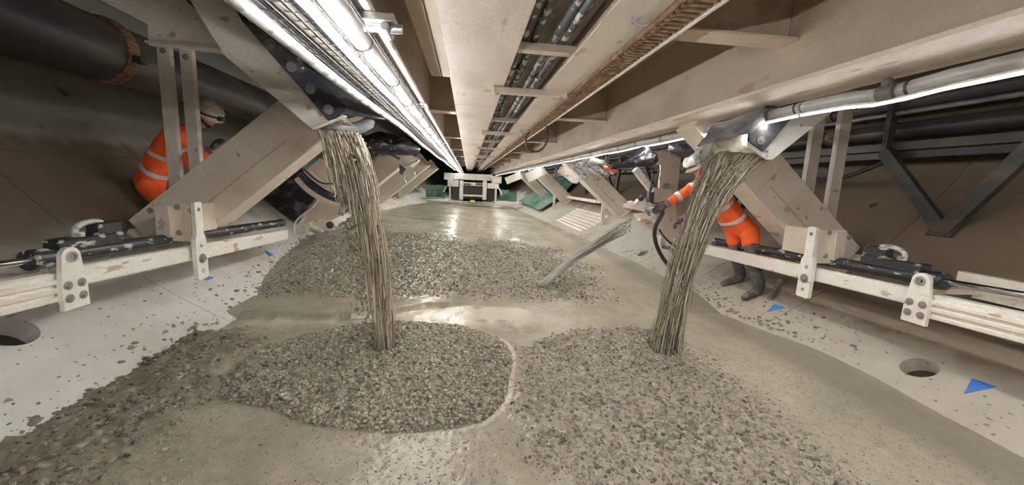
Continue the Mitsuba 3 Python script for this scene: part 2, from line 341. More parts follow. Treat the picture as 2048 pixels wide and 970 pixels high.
def concrete_color(x, y, m):
    base = np.stack([0.330 + 0 * x, 0.295 + 0 * x, 0.227 + 0 * x], -1)
    def mixc(c, col, w): return c * (1 - w[..., None]) + np.asarray(col) * w[..., None]
    c = base * (1 + 0.5 * m['n1'] + 0.35 * m['n2'] + 0.30 * m['n3'])[..., None]
    c = mixc(c, (0.115, 0.10, 0.074), 0.85 * m['lobe'])  # wet paste under the stones, darkened with the shade of their gaps
    c = mixc(c, (0.315, 0.28, 0.215), 0.5 * m['rlobe'])
    c = mixc(c, (0.26, 0.235, 0.185), 0.6 * m['far'])
    # pale laitance that runs out between the lifts
    pw = np.clip(m['band'] * ss(-0.42, -0.02, m['n2'] + 0.6 * m['n1']) + m['thin'] * 0.9, 0, 1)
    c = mixc(c, (0.62, 0.565, 0.455), 0.85 * pw)
    c = mixc(c, (0.105, 0.088, 0.060), 0.85 * m['dirt'])
    c = mixc(c, (0.175, 0.155, 0.115), 0.75 * m['edge'] * (1 - ss(14, 20, y)))
    # long streaks across the trowelled far part
    st = ss(0.60, 0.72, meshkit.fbm(np.stack([x * 0.5, y * 3.2, 0 * x + 3], -1), 3, 9)) * ss(8, 10, y)
    c = mixc(c, (0.45, 0.42, 0.35), 0.5 * st)
    return np.clip(c, 0.02, 1)
ys = [1.15]
while ys[-1] < 28.5: ys.append(ys[-1] + max(0.0095, 0.0046 * ys[-1]))
xs = np.arange(-3.3, 3.95, 0.0105)
GX, GY = np.meshgrid(xs, np.array(ys))
GZ, GM = surface(GX.ravel(), GY.ravel())
pv = np.stack([GX.ravel(), GY.ravel(), GZ], -1); nx = len(xs); ny = len(ys)
ii = (np.arange(ny - 1)[:, None] * nx + np.arange(nx - 1)).ravel()
faces = np.concatenate([np.stack([ii, ii + 1, ii + nx + 1], -1), np.stack([ii, ii + nx + 1, ii + nx], -1)])
under = pv[:, 2] < lin_z(np.clip(pv[:, 0], XC - 6.4, XC + 6.4)) - 0.06
faces = faces[~under[faces].all(1)]
labels['wet_concrete'] = {'label': 'wet grey brown concrete being poured over the tunnel invert', 'category': 'concrete', 'kind': 'stuff'}
scene['wet_concrete'] = ply(trimesh.Trimesh(pv, faces, process=False), 'wet_concrete_look', smooth=True, color=concrete_color(GX.ravel(), GY.ravel(), GM))

ICO = trimesh.creation.icosphere(subdivisions=0)
def pebbles(pos, size, col, seed, flat=(0.55, 0.95)):
    """Angular stones at pos as one mesh with a colour per stone."""
    g = np.random.default_rng(seed); n = len(pos); bv = ICO.vertices
    v = np.repeat(bv[None], n, 0) * g.uniform(0.72, 1.28, (n, 12, 1))
    v = v * np.stack([g.uniform(0.8, 1.35, n), g.uniform(0.7, 1.1, n), g.uniform(*flat, n)], -1)[:, None, :]
    a = g.uniform(0, 2 * np.pi, n); b = g.normal(0, 0.35, n)
    ca, sa, cb, sb = np.cos(a), np.sin(a), np.cos(b), np.sin(b)
    x, y, z = v[..., 0].copy(), v[..., 1].copy(), v[..., 2].copy()
    x, z = x * cb[:, None] - z * sb[:, None], x * sb[:, None] + z * cb[:, None]
    x, y = x * ca[:, None] - y * sa[:, None], x * sa[:, None] + y * ca[:, None]
    v = np.stack([x, y, z], -1) * size[:, None, None] + pos[:, None, :]
    f = (ICO.faces[None] + 12 * np.arange(n)[:, None, None]).reshape(-1, 3)
    return trimesh.Trimesh(v.reshape(-1, 3), f, process=False), np.repeat(col, 12, 0)
def scatter(n, x0, x1, y0, y1, key, size, embed, seed, gain=1.0, yfall=False, dark=0.2):
    g = np.random.default_rng(seed)
    x, y = g.uniform(x0, x1, n), (g.uniform(y0, y1, n) if not yfall else y0 * (y1 / y0) ** g.uniform(0, 1, n))
    z, m = surface(x, y)
    w = m[key] if isinstance(key, str) else key(x, y, m)
    ok = (g.uniform(0, 1, n) < w * gain) & (z > lin_z(x) + 0.005)
    x, y, z = x[ok], y[ok], z[ok]
    s = size[0] + (size[1] - size[0]) * g.uniform(0, 1, len(x)) ** 1.7
    mm = {k: v[ok] for k, v in m.items()}
    mm['lobe'] = mm['lobe'] * 0.0
    tone = g.uniform(0.62, 1.18, len(x)); dk = g.uniform(0, 1, len(x)) < dark; tone[dk] *= g.uniform(0.25, 0.6, dk.sum())
    c = concrete_color(x, y, mm) * tone[:, None] * (1 + g.normal(0, 0.03, (len(x), 3)))
    return np.stack([x, y, z + s * g.uniform(embed[0], embed[1], len(x))], -1), s, np.clip(c, 0.02, 0.9)
sets = [scatter(32000, -1.85, 0.5, 2.2, 4.15, lambda x, y, m: m['lobe'] * ss(-0.0, -0.06, m['sd'] * 0 - 0.06), (0.0075, 0.0185), (-0.1, 0.8), 11),
        scatter(30000, 0.2, 3.0, 1.2, 4.1, 'rlobe', (0.006, 0.0185), (-0.6, 0.25), 12, 0.8, dark=0.27),
        scatter(28000, -2.6, 2.6, 4.4, 9.8, 'far', (0.008, 0.022), (-0.45, 0.35), 13, 0.8, dark=0.28),
        scatter(36000, -2.2, 3.2, 1.2, 3.4, lambda x, y, m: (1 - m['lobe']) * (1 - m['rlobe']) * (1 - m['edge']), (0.004, 0.010), (-0.6, -0.05), 14, 0.8, dark=0.03),
        scatter(5000, -2.6, -1.4, 1.2, 4.1, 'dirt', (0.006, 0.020), (-0.4, 0.4), 15, 0.7)]
st_mesh, st_col = pebbles(np.concatenate([s[0] for s in sets]), np.concatenate([s[1] for s in sets]), np.concatenate([s[2] for s in sets]), 21)
part('wet_concrete', 'aggregate', st_mesh, 'stone_mix', False, label='coated aggregate stones standing out of the concrete', kind='stuff', color=st_col)

# splashes of concrete on the pale lining beside the pour
def splashes(n, side, seed):
    g = np.random.default_rng(seed); P, S = [], []
    while len(P) < n:
        y = g.uniform(1.6, 8.5) if side < 0 else g.uniform(2.75, 12)
        base = (zL(y) if side < 0 else zR(y)) + 0.02
        x0 = XC + side * math.sqrt(R * R - (ZC - base) ** 2)
        d = g.exponential(0.16) if side < 0 else g.exponential(0.12 if y < 5 else 0.28)
        x = x0 + side * d; cl = meshkit.noise(V(x * 3, y * 2.2, side))
        if d > 0.75 or min(math.hypot(x - h[0], y - h[1]) for h in (HL[0], HR[0])) < 0.19 or g.uniform() > cl ** 2 * 2.2: continue
        P.append([x, y, lin_z(x)]); S.append((0.004 + 0.022 * g.uniform() ** 3.2) * (1.25 - d))
    P, S = np.array(P), np.array(S)
    m, _ = pebbles(P, S * 1.0, np.zeros((n, 3)), seed, (0.12, 0.3))
    v = m.vertices.reshape(n, 12, 3) - P[:, None]           # lay each one on the slope
    nn = np.stack([XC - P[:, 0], 0 * P[:, 0], ZC - P[:, 2]], -1); nn /= np.linalg.norm(nn, axis=1, keepdims=True)
    tx = np.stack([nn[:, 2], 0 * nn[:, 0], -nn[:, 0]], -1)
    v = v[..., :1] * tx[:, None] + v[..., 1:2] * V(0, 1.5, 0) + v[..., 2:] * nn[:, None]
    return trimesh.Trimesh((v + P[:, None]).reshape(-1, 3), m.faces, process=False)
solo('concrete_spatter', splashes(700, -1, 31), 'spatter', 'dark concrete splashes on the pale left lining above the pour', 'spatter', kind='stuff', smooth=False)
solo('concrete_spatter', splashes(900, 1, 32), 'spatter', 'dark concrete splashes on the right lining beside the pour', 'spatter', kind='stuff', smooth=False)

# ------------------------------------------------------------------ the overhead gantry
YA, YB = -12.0, 46.0
CB = [2.95 + 4.05 * k for k in range(-1, 8)]           # cross beams
g = thing('plate_girder', 'deep brownish plate girder of the gantry above the right light hose', 'girder')
part(g, 'web', box(2.41, 2.43, YA, YB, 2.37, 3.75), 'paint_dull')  # dim light on the right web put into a darker paint
part(g, 'flange', box(2.17, 2.67, YA, YB, 2.35, 2.378), 'paint_cream')
for y in CB:
    part(g, 'stiffener', slab_y([(2.22, 2.40), (2.41, 2.40), (2.41, 3.6), (2.30, 3.6)], y - 0.008, y + 0.008) if y > 40 else box(2.432, 2.63, y - .008, y + .008, 2.38, 3.7), 'paint_dull')
g = thing('plate_girder', 'pale plate girder of the gantry beside the left light hose and cable tray', 'girder')
part(g, 'web', box(-0.72, -0.70, YA, YB, 2.37, 3.75), 'paint_pale')
for a, b in ((YA, 4.16), (4.2, 8.24), (8.28, YB)): part(g, 'flange', box(-0.97, -0.455, a, b, 2.35, 2.378), 'paint_pale')
for y in (4.18, 8.26):
    part(g, 'splice_plate', box(-0.62, -0.43, y - 0.09, y + 0.09, 2.33, 2.349), 'paint_pale')
    for dx in (0, 0.11):
        for dy in (-0.05, 0.05): part(g, 'bolt', bolt((-0.58 + dx, y + dy, 2.33), (0, 0, -1), 0.013, 0.012), 'bolt_steel')
part(g, 'bracket', cat(box(-0.56, -0.36, 1.98, 2.10, 2.31, 2.348), cyl((-0.56, 2.04, 2.30), (-0.33, 2.04, 2.30), 0.022), cyl((-0.40, 1.98, 2.29), (-0.40, 2.12, 2.29), 0.018)), 'zinc')
solo('box_girder', cat(box(-0.23, 0.385, YA, YB, 2.70, 3.25, 0.006)), 'paint_rose', 'broad cream box girder running overhead along the middle', 'girder')
k = 'box_girder'
for y in (6.0, 12.0, 18.0): part(k, 'seam', box(-0.232, 0.387, y - 0.006, y + 0.006, 2.697, 2.704, 0.001), 'paint_dull')
g = thing('track_beam', 'cream flanged beam between the black pipes and the rusty chain track', 'girder')
part(g, 'flange', box(0.86, 1.18, YA, YB, 2.69, 2.712), 'paint_rose')
part(g, 'web', box(1.0, 1.02, YA, YB, 2.712, 3.25), 'paint_rose')
for y in (2.62, 4.95, 8.2, 12.1):
    part(g, 'clip', cat(tube(spline([(1.02, y, 2.69), (1.05, y, 2.655), (1.09, y, 2.645), (1.13, y, 2.66), (1.14, y, 2.69)], 10), 0.012, 8), cyl((1.02, y, 2.64), (1.02, y, 2.70), 0.011), cyl((1.07, y, 2.63), (1.07, y, 2.70), 0.009)), 'zinc')
# chain track: two side rails, crossed by rusty bars
g = thing('chain_track', 'rusty barred chain track running overhead beside the cream track beam', 'chain track')
part(g, 'side_rail', box(1.18, 1.205, YA, YB, 2.66, 2.72), 'rust', label='rusty side rail')
part(g, 'side_rail', box(1.395, 1.425, YA, YB, 2.655, 2.72), 'paint_pale', label='pale side rail')
part(g, 'back_plate', box(1.2, 1.4, YA, YB, 2.75, 2.765), 'rust')
barp = ply(cat(box(1.205, 1.39, -0.013, 0.013, 2.662, 2.69, 0.004), box(1.205, 1.24, -0.015, 0.015, 2.652, 2.72, 0.004)), 'rust', smooth=30)
for i in range(140): part(g, 'bar', {**barp, 'to_world': T().translate([0, 2.0 + 0.066 * i, 0])}, None)
part(g, 'far_bar', cat([box(1.205, 1.39, y - 0.01, y + 0.01, 2.668, 2.69) for y in np.arange(2.0 + 0.066 * 140, 30, 0.066)]), 'rust', kind='stuff')
# cross beams: a short piece on the left, a long one on the right of the box girder
for i, y in enumerate(CB):
    where = ['behind the viewer', 'nearest the viewer', 'second from the viewer', 'third from the viewer', 'fourth from the viewer', 'fifth from the viewer', 'sixth from the viewer', 'seventh from the viewer', 'farthest from the viewer'][i]
    for x0, x1, sd_ in ((-0.69, -0.235, 'left of'), (1.43, 2.405, 'right of')):
        if i <= 1 and x0 < 0: continue
        h = thing('cross_beam', f'cream cross beam {sd_} the overhead box girder, {where}', 'beam', 'cross beams of the gantry')
        part(h, 'flange', box(x0, x1, y - 0.11, y + 0.11, 2.735, 2.757), 'paint_cream' if x0 > 0 else 'paint_pale')
        part(h, 'web', box(x0, x1, y - 0.01, y + 0.01, 2.757, 3.33), 'paint_dull')
g = thing('deck_plate', 'brown steel deck plate above the cross beams of the gantry', 'deck')
scene[g] = ply(box(-0.7, 2.42, YA, YB, 3.335, 3.36), 'paint_dull')
for nm, x0, x1, lb in (('soffit_plate', -0.455, -0.335, 'narrow brown soffit plate next to the pale left girder'), ('soffit_plate', -0.326, -0.236, 'narrow brown soffit plate next to the cream box girder')):
    solo(nm, box(x0, x1, YA, 4.8, 2.775, 2.79), 'paint_dull', lb, 'plate')
# crusted pipes and the brackets that carry them
for x, r, z, lb in ((0.455, 0.036, 2.86, 'touching the box girder side'), (0.545, 0.036, 2.86, 'second from the box girder'), (0.715, 0.032, 2.86, 'third from the box girder'), (0.795, 0.034, 2.85, 'next to the track beam')):
    yy = np.arange(-2, 30, 0.35)
    pz = np.stack([x + 0.004 * np.sin(yy * 2.1 + x * 30), yy, z + 0.005 * np.sin(yy * 1.55 + x * 9)], -1)
    kk = thing('crusted_pipe', f'long black pipe crusted with concrete overhead, {lb}', 'pipe', 'crusted pipes overhead')
    scene[kk] = ply(tube(pz, r, 14), 'crusted_pipe', smooth=40)
    for y in np.arange(1.9 + 0.3 * (x > .6), 20, 2.6): part(kk, 'coupling', tube([(x, y - 0.05, z), (x, y + 0.05, z)], r * 1.22, 14), 'crusted_pipe')
solo('backing_plate', box(0.39, 0.99, YA, YB, 2.98, 2.995), 'paint_dull', 'dull brown backing plate above the crusted pipes', 'plate')
for k in range(5):
    for j, (y, z0, x0, x1) in enumerate(((3.62, 2.745, 0.40, 0.93), (4.78, 2.63, 0.26, 1.13))):
        y = y + 4.05 * k
        h = thing('pipe_bracket', f"cream bar under the overhead crusted pipes, number {2*k+j+1} from the viewer", 'bracket', 'brackets under the crusted pipes')
        cb_ = part(h, 'cross_bar', box(x0, x1, y - 0.055, y + 0.055, z0, z0 + 0.065), 'paint_rose')
        if j:
            part(h, 'end_plate', box(x0 - 0.012, x0 + 0.012, y - 0.08, y + 0.06, z0 - 0.01, 2.70), 'paint_cream')
            part(h, 'end_plate', box(x1 - 0.02, x1 + 0.0, y - 0.06, y + 0.06, z0, 2.70), 'paint_cream')
            part(cb_, 'bolt', bolt((x0 + 0.05, y, z0), (0, 0, -1), 0.015), 'bolt_steel'); part(cb_, 'bolt', bolt((x1 - 0.06, y, z0), (0, 0, -1), 0.015), 'bolt_steel')
# a loop of black hose hanging from the chain track
solo('hose_loop', tube(spline([(1.40, 7.3, 2.66), (1.42, 7.25, 2.5), (1.36, 7.2, 2.28), (1.22, 7.2, 2.18), (1.06, 7.2, 2.24), (1.02, 7.2, 2.4), (1.08, 7.2, 2.52)], 30), 0.018, 10), 'cable_black', 'black hose loop hanging from the rusty chain track', 'hose')

# ------------------------------------------------------------------ light hoses
def light_hose(x, z, r, dx, dz, y0, n, L, side, aim=None, behind=False):
    """Lengths of grey sleeve with a glowing LED tube slung under each; dx, dz: the tube's place below the sleeve's axis."""
    for i in range(n):
        a, b = y0 + i * L, y0 + (i + 1) * L - 0.02
        yy = np.linspace(a, b, 9); t = (yy - a) / (b - a)
        sag = -0.010 * np.sin(np.pi * t)
        if side == 'right' and a < 2.25 < b: sag = sag - 0.022 * np.exp(-((yy - 2.25) / 0.16) ** 2)
        p = np.stack([np.full(9, x), yy, z + sag], -1)
        v = int(math.ceil(-y0 / L))
        lb = f'{side} light hose, length {i - v + 1} counted from the viewer' if i >= v and not behind else f'{side} light hose, unseen length behind the viewer'
        k = thing('light_hose', lb, 'lamp', f'light hose lengths on the {side}')
        s = part(k, 'sleeve', tube(p, r, 18), 'sleeve_grey', label='grey plastic sleeve')
        lamp = tube(p + V(dx, 0, dz), 0.0165, 8)
        if aim is not None:                       # an opaque back: only the faces on the lit side give light
            ax2 = unit(V(aim[0], 0, aim[1])); fn = lamp.face_normals @ ax2
            back = lamp.submesh([np.nonzero(fn < 0.02)[0]], append=True); lamp = lamp.submesh([np.nonzero(fn >= 0.02)[0]], append=True)
            part(k, 'backing', back, 'paint_white')
        part(k, 'tube', {**ply(lamp, 'paint_white', smooth=True), 'emitter': LAMP}, None, label='glowing white tube')
        for j in (0.03, 0.5):
            y = a + (b - a) * j; q = z + np.interp(y, yy, sag)
            part(s, 'tie', tube([(x, y - 0.007, q), (x, y + 0.007, q)], r * 1.1, 18), 'cable_black')
            if dz < -0.1: part(s, 'hanger', tube([(x, y, q - r), (x + dx, y, q + dz + 0.014)], 0.004, 6), 'wire_steel')
light_hose(2.575, 2.275, 0.042, -0.020, -0.058, -1.6, 26, 1.5, 'right', (-0.35, -0.94))
light_hose(-0.555, 2.292, 0.05, 0.033, -0.162, -1.55, 26, 1.5, 'left')
light_hose(2.575, 2.275, 0.042, -0.020, -0.058, -10.8, 3, 3.05, 'right', (-0.35, -0.94), True)  # unseen lengths added behind the viewer for light from the front
light_hose(-0.555, 2.292, 0.05, 0.033, -0.162, -10.75, 3, 3.05, 'left', None, True)
k = solo('cloth_knot', cat(tube([(2.56, 2.2, 2.245), (2.56, 2.3, 2.245)], [0.052, 0.05], 12), trimesh.creation.icosphere(1, 0.035).apply_translation((2.545, 2.25, 2.30))), 'cable_grey', 'grey rag knotted round the right light hose', 'rag')

# wire cable tray with its cables, left
g = thing('cable_tray', 'steel wire cable tray hanging along the left light hose', 'cable tray')
W = []
for x, z in ((-0.93, 2.33), (-0.93, 2.29), (-0.90, 2.288), (-0.83, 2.285), (-0.76, 2.285), (-0.69, 2.285), (-0.645, 2.30), (-0.50, 2.31), (-0.50, 2.345)):
    W.append(tube([(x, -1, z), (x, 24, z)], 0.0035, 5))
part(g, 'long_wire', cat(W), 'wire_steel', kind='stuff')
W = []
for y in np.arange(0.4, 14, 0.10):
    W.append(tube([(-0.93, y, 2.335), (-0.93, y, 2.29), (-0.90, y, 2.285), (-0.65, y, 2.285), (-0.64, y, 2.30)], 0.003, 5))
for y in np.arange(0.4, 14, 0.16):
    W.append(tube(spline([(-0.505, y - 0.03, 2.345), (-0.485, y - 0.03, 2.27), (-0.47, y, 2.25), (-0.485, y + 0.03, 2.27), (-0.505, y + 0.03, 2.345)], 9), 0.0032, 5))
part(g, 'cross_wire', cat(W), 'wire_steel', kind='stuff')
for i in range(14):
    y = 0.9 + 1.5 * i; part(g, 'hanger', cat(box(-0.95, -0.925, y, y + 0.03, 2.26, 2.36), box(-0.95, -0.64, y, y + 0.03, 2.34, 2.352)), 'zinc')
g2 = np.random.default_rng(3)
for i, (x, z, r, m, lb) in enumerate(((-0.895, 2.305, 0.016, 'cable_grey', 'thick grey cable on the outer side of the cable tray'), (-0.855, 2.30, 0.012, 'cable_black', 'thin black cable in the cable tray next to the thick grey one'),
        (-0.815, 2.304, 0.017, 'cable_beige', 'beige dusty cable in the middle of the cable tray'), (-0.77, 2.302, 0.014, 'cable_grey', 'grey cable in the cable tray beside the beige one'), (-0.725, 2.306, 0.017, 'cable_black', 'thick black cable in the cable tray nearest the light hose'), (-0.68, 2.30, 0.010, 'cable_beige', 'thin beige cable at the inner edge of the cable tray'))):
    yy = np.arange(-1, 24, 0.3); ph = g2.uniform(0, 6)
    solo('cable', tube(np.stack([x + 0.012 * np.sin(yy * 1.3 + ph), yy, z + 0.004 * np.sin(yy * 2.9 + ph)], -1), r, 8), m, lb, 'cable', 'cables in the tray')
yy = np.arange(-1, 23, 0.25)
solo('crusted_hose', tube(np.stack([-0.765 - 0.012 * np.sin(yy * 0.9), yy, 2.155 + 0.008 * np.sin(yy * 1.7)], -1), 0.027, 12), 'crusted_white', 'whitish crusted hose slung along under the cable tray', 'hose')
solo('white_rope', tube(spline([(-1.57, 3.1, 2.71), (-1.47, 3.1, 2.641), (-1.382, 3.1, 2.57), (-1.295, 3.1, 2.497), (-1.214, 3.1, 2.43), (-1.121, 3.1, 2.369), (-1.03, 3.1, 2.314)], 30), 0.006, 6), 'paint_white', 'thin white rope hanging over the left rubber skirt', 'cord')

# ------------------------------------------------------------------ chutes
g = thing('concrete_chute', 'white steel chute with bolted black rubber skirt, pouring on the left', 'chute')
sp = xz([(-2.18, 3.37, 3.03), (-2.078, 3.37, 2.837), (-1.862, 3.37, 2.462), (-1.246, 3.37, 1.958), (-0.995, 3.37, 2.069), (-1.017, 3.37, 2.095), (-1.13, 3.37, 2.034), (-1.705, 3.37, 2.723), (-1.857, 3.37, 3.061)])
part(g, 'side_plate', slab_y(sp, 3.37, 3.395), 'paint_pale')
part(g, 'lip', bar([(-1.243, 3.36, 1.957)][0], [(-0.984, 3.36, 2.072)][0], 0.06, 0.012), 'paint_pale')
sk_ = part(g, 'rubber_skirt', slab_y(xz([(-1.85, 3.35, 2.984), (-1.709, 3.35, 2.708), (-1.104, 3.35, 2.021), (-0.98, 3.35, 2.109), (-1.17, 3.35, 2.331), (-1.451, 3.35, 2.637), (-1.608, 3.35, 3.007)]), 3.34, 3.365), 'black_rubber', label='black rubber skirt strip')
for q in [(-1.635, 3.34, 2.742), (-1.517, 3.34, 2.565), (-1.373, 3.34, 2.41), (-1.24, 3.34, 2.257), (-1.11, 3.34, 2.111)]: part(sk_, 'bolt', bolt(q, (0, -1, 0), 0.026, 0.008), 'zinc')
for q in [(-1.316, 3.33, 2.469), (-1.298, 3.33, 2.449), (-1.285, 3.33, 2.406)]: part(sk_, 'spot', trimesh.creation.icosphere(1, 0.012).apply_translation(q), 'crusted_white')
# the chute's floor and far side
part(g, 'floor_plate', bar((-1.27, 3.55, 2.05), (-2.6, 3.55, 3.31), 0.34, 0.02, (0, 0, 1)), 'black_rubber')
part(g, 'far_plate', slab_y(xz([(-2.141, 3.72, 2.978), (-1.858, 3.72, 2.574), (-1.248, 3.72, 2.037), (-0.992, 3.72, 2.129), (-1.052, 3.72, 2.303), (-1.602, 3.72, 2.949)]), 3.72, 3.74), 'paint_pale')
sk = []
a0 = V(*[(-1.184, 3.37, 2.127)][0]); a1 = V(*[(-0.755, 3.72, 2.143)][0])
part(g, 'rubber_lip', tube(spline([[(-1.193, 3.39, 2.053)][0], [(-1.128, 3.48, 2.011)][0], [(-1.029, 3.62, 2.002)][0], [(-0.873, 3.76, 2.107)][0]], 16), [0.03] + [0.055] * 14 + [0.03], 12), 'grey_rubber', label='grey rubber lip')
part(g, 'rubber_cover', hull([*[(-1.135, 3.39, 2.095), (-0.999, 3.39, 2.142), (-1.327, 3.39, 2.515), (-1.471, 3.39, 2.577)], *[(-0.871, 3.76, 2.216), (-0.763, 3.76, 2.114), (-1.057, 3.76, 2.605), (-1.301, 3.76, 2.831)]]), 'black_rubber')
part(g, 'heaped_concrete', hull([*[(-1.253, 3.42, 1.972), (-1.011, 3.42, 2.029)], *[(-1.25, 3.66, 1.978), (-0.977, 3.66, 2.023)], *[(-1.402, 3.54, 2.144), (-1.202, 3.54, 2.216)]]), 'mortar')

g = thing('concrete_chute', 'white steel chute under the right light hose, pouring on the right', 'chute')
part(g, 'side_plate', slab_y(xz([(3.362, 3.29, 2.499), (3.204, 3.29, 2.335), (2.7, 3.29, 1.903), (2.647, 3.29, 1.9), (2.5, 3.29, 1.976), (2.454, 3.29, 2.026), (2.459, 3.29, 2.06), (2.506, 3.29, 2.063), (2.597, 3.29, 1.972), (2.892, 3.29, 2.375), (3.054, 3.29, 2.563)]), 3.29, 3.315), 'paint_white')
part(g, 'rubber_skirt', slab_y(xz([(2.582, 3.27, 1.966), (2.876, 3.27, 2.358), (2.987, 3.27, 2.554), (2.669, 3.27, 2.45), (2.42, 3.27, 2.226), (2.431, 3.27, 2.048)]), 3.262, 3.285), 'black_rubber', label='black rubber strip')
part(g, 'bolt', bolt([(2.541, 3.26, 2.057)][0], (0, -1, 0), 0.024, 0.01), 'zinc')
part(g, 'bolt', bolt([(2.623, 3.28, 1.968)][0], (0, -1, 0), 0.008, 0.006), 'bolt_steel')
cur = [*[(2.437, 3.27, 2.108), (2.299, 3.27, 2.084)], *[(2.233, 3.41, 2.052)], *[(2.156, 3.59, 2.01)]]
topc = [*[(2.686, 3.27, 2.346), (2.411, 3.27, 2.288)], *[(2.352, 3.41, 2.251)], *[(2.282, 3.59, 2.219)]]
cs, ct = spline(cur, 14), spline(topc, 14)
gv = np.concatenate([cs, (cs + ct) / 2 + V(0, -0.03, 0.0), ct]); gf = []
for r_ in range(2):
    for i in range(13):
        q = r_ * 14 + i; gf += [[q, q + 1, q + 15], [q, q + 15, q + 14]]
ft = trimesh.Trimesh(np.concatenate([gv, gv + V(0, 0.018, 0)]), np.array(gf + [[a + 42, c + 42, b + 42] for a, b, c in gf]), process=False)
part(g, 'rubber_curtain', ft, 'grey_rubber', label='grey rubber curtain')
part(g, 'floor_plate', bar((2.76, 3.48, 2.06), (3.94, 3.48, 3.16), 0.34, 0.02), 'black_rubber')
part(g, 'far_plate', slab_y(xz([(2.197, 3.66, 2.027), (2.201, 3.66, 1.904), (2.256, 3.66, 1.839), (2.379, 3.66, 1.816), (2.453, 3.66, 1.858), (2.465, 3.66, 2.003), (2.424, 3.66, 2.077), (2.244, 3.66, 2.058)]), 3.66, 3.685), 'paint_white')
part(g, 'lip', tube(spline([(2.204, 3.64, 1.988), (2.207, 3.64, 1.884), (2.286, 3.64, 1.825), (2.403, 3.64, 1.816)], 12), 0.03, 10), 'crusted_white')
part(g, 'heaped_concrete', hull([*[(2.216, 3.33, 1.956), (2.676, 3.33, 1.953), (2.596, 3.33, 2.002)], *[(2.305, 3.62, 1.906), (2.382, 3.62, 1.872), (2.734, 3.62, 1.908), (2.32, 3.62, 2.077), (2.389, 3.62, 2.137)], *[(2.468, 3.45, 2.157), (2.905, 3.45, 2.258), (2.33, 3.45, 2.079)]]), 'mortar')

# ------------------------------------------------------------------ concrete falling from the chutes
def stream(key, n, start, end, T_, vz, seed, r=(0.004, 0.013), lens=(0.10, 0.32), dens=None, ease=lambda u: 1.0, tones=((0.75, 0.67, 0.54), (0.22, 0.19, 0.14))):
    """Strands of slurry on ballistic paths; start(u, v) and end(u, v) give the two ends of a path for u, v in 0..1."""
    g = np.random.default_rng(seed); vs, fs, cs = [], [], []; off = 0; N, M = 5, 5
    ang = np.arange(N) * 2 * np.pi / N
    for _ in range(n):
        u, v = g.uniform(), g.uniform()
        A, B = start(u, v), end(u, v)
        if dens is None: t0 = g.uniform(-0.05, 0.92)
        else: t0 = dens(g, u)
        t1 = min(1.02, t0 + g.uniform(*lens)); t0 = max(t0, 0.0)
        if t1 - t0 < 0.03: continue
        t = np.linspace(t0, t1, M); dz = A[2] - B[2]
        drop = (vz * t + (1 - vz) * t * t) * dz
        p = A + (B - A) * (1 - (1 - np.minimum(t, 1)) ** ease(u))[:, None]; p[:, 2] = A[2] - drop
        p += 0.018 * (0.3 + t[:, None]) * g.normal(size=3) * V(1, 1, 0)
        rr = g.uniform(*r) * np.sin(np.pi * np.linspace(0.06, 0.96, M)) ** 0.5
        d = np.gradient(p, axis=0); d /= np.linalg.norm(d, axis=1, keepdims=True)
        s = np.cross(d, V(0.3, 1, 0)); s /= np.linalg.norm(s, axis=1, keepdims=True); w = np.cross(d, s)
        ring = p[:, None] + rr[:, None, None] * (np.cos(ang)[None, :, None] * s[:, None] + np.sin(ang)[None, :, None] * w[:, None])
        vs.append(ring.reshape(-1, 3))
        f = []
        for i in range(M - 1):
            for k in range(N):
                a, b = i * N + k, i * N + (k + 1) % N; f += [[a, b, b + N], [a, b + N, a + N]]
        fs.append(np.array(f) + off); off += N * M
        mix_ = g.uniform() ** 1.3
        cs.append(np.repeat(((1 - mix_) * V(*tones[0]) + mix_ * V(*tones[1]))[None], N * M, 0))
    part(key, 'strand', trimesh.Trimesh(np.concatenate(vs), np.concatenate(fs), process=False), 'slurry', True, kind='stuff', color=np.concatenate(cs), label='falling strands of slurry')
    # stones carried along
    m = int(n * 0.8); P = []
    for _ in range(m):
        u, v, t = g.uniform(), g.uniform(), g.uniform(0.02, 1.0) ** 1.3
        A, B = start(u, v), end(u, v); dz = A[2] - B[2]
        q = A + (B - A) * (1 - (1 - t) ** ease(u)); q[2] = A[2] - (vz * t + (1 - vz) * t * t) * dz; P.append(q)
    mesh, col = pebbles(np.array(P), g.uniform(0.006, 0.013, m), np.clip(V(*tones[1]) * g.uniform(0.7, 1.8, m)[:, None], 0, 1), seed + 1, (0.9, 2.2))
    part(key, 'stone', mesh, 'stone_mix', False, kind='stuff', color=col, label='stones falling in the stream')
SL = [(-1.235, 3.5, 1.959), (-0.931, 3.5, 1.976)]
EL = [(-1.14, 3.862, 0.02), (-0.641, 3.524, 0.02)]
k = thing('concrete_stream', 'pale brown stream of concrete falling from the left chute', 'concrete stream')
def sL(u, v): return V(SL[0][0] + (SL[1][0] - SL[0][0]) * u, 3.42 + 0.20 * v, 1.96)
def eL(u, v): w = 1 - (1 - u) ** 1.0; return V(-0.93 + 0.30 * w ** 0.8, 3.36 + 0.16 * (v - 0.5), 0.03)
stream(k, 1700, sL, eL, 0.5, 0.30, 41, r=(0.0025, 0.0075), lens=(0.04, 0.17), ease=lambda u: 1.0 + 0.35 * u, dens=lambda g, u: -0.05 + (0.42 + 0.6 * min(1, max(0, (u - 0.25) / 0.4))) * g.uniform() ** (1.9 - 0.9 * u))
k = thing('concrete_stream', 'grey brown stream of concrete falling from the right chute in front of the worker', 'concrete stream')
def sR(u, v): return V(2.29 + 0.55 * u, 3.36 + 0.24 * v, 2.0 - 0.03 * u)
def eR(u, v): return V(1.86 + 0.27 * u, 3.50 + 0.14 * (v - 0.5), 0.03)
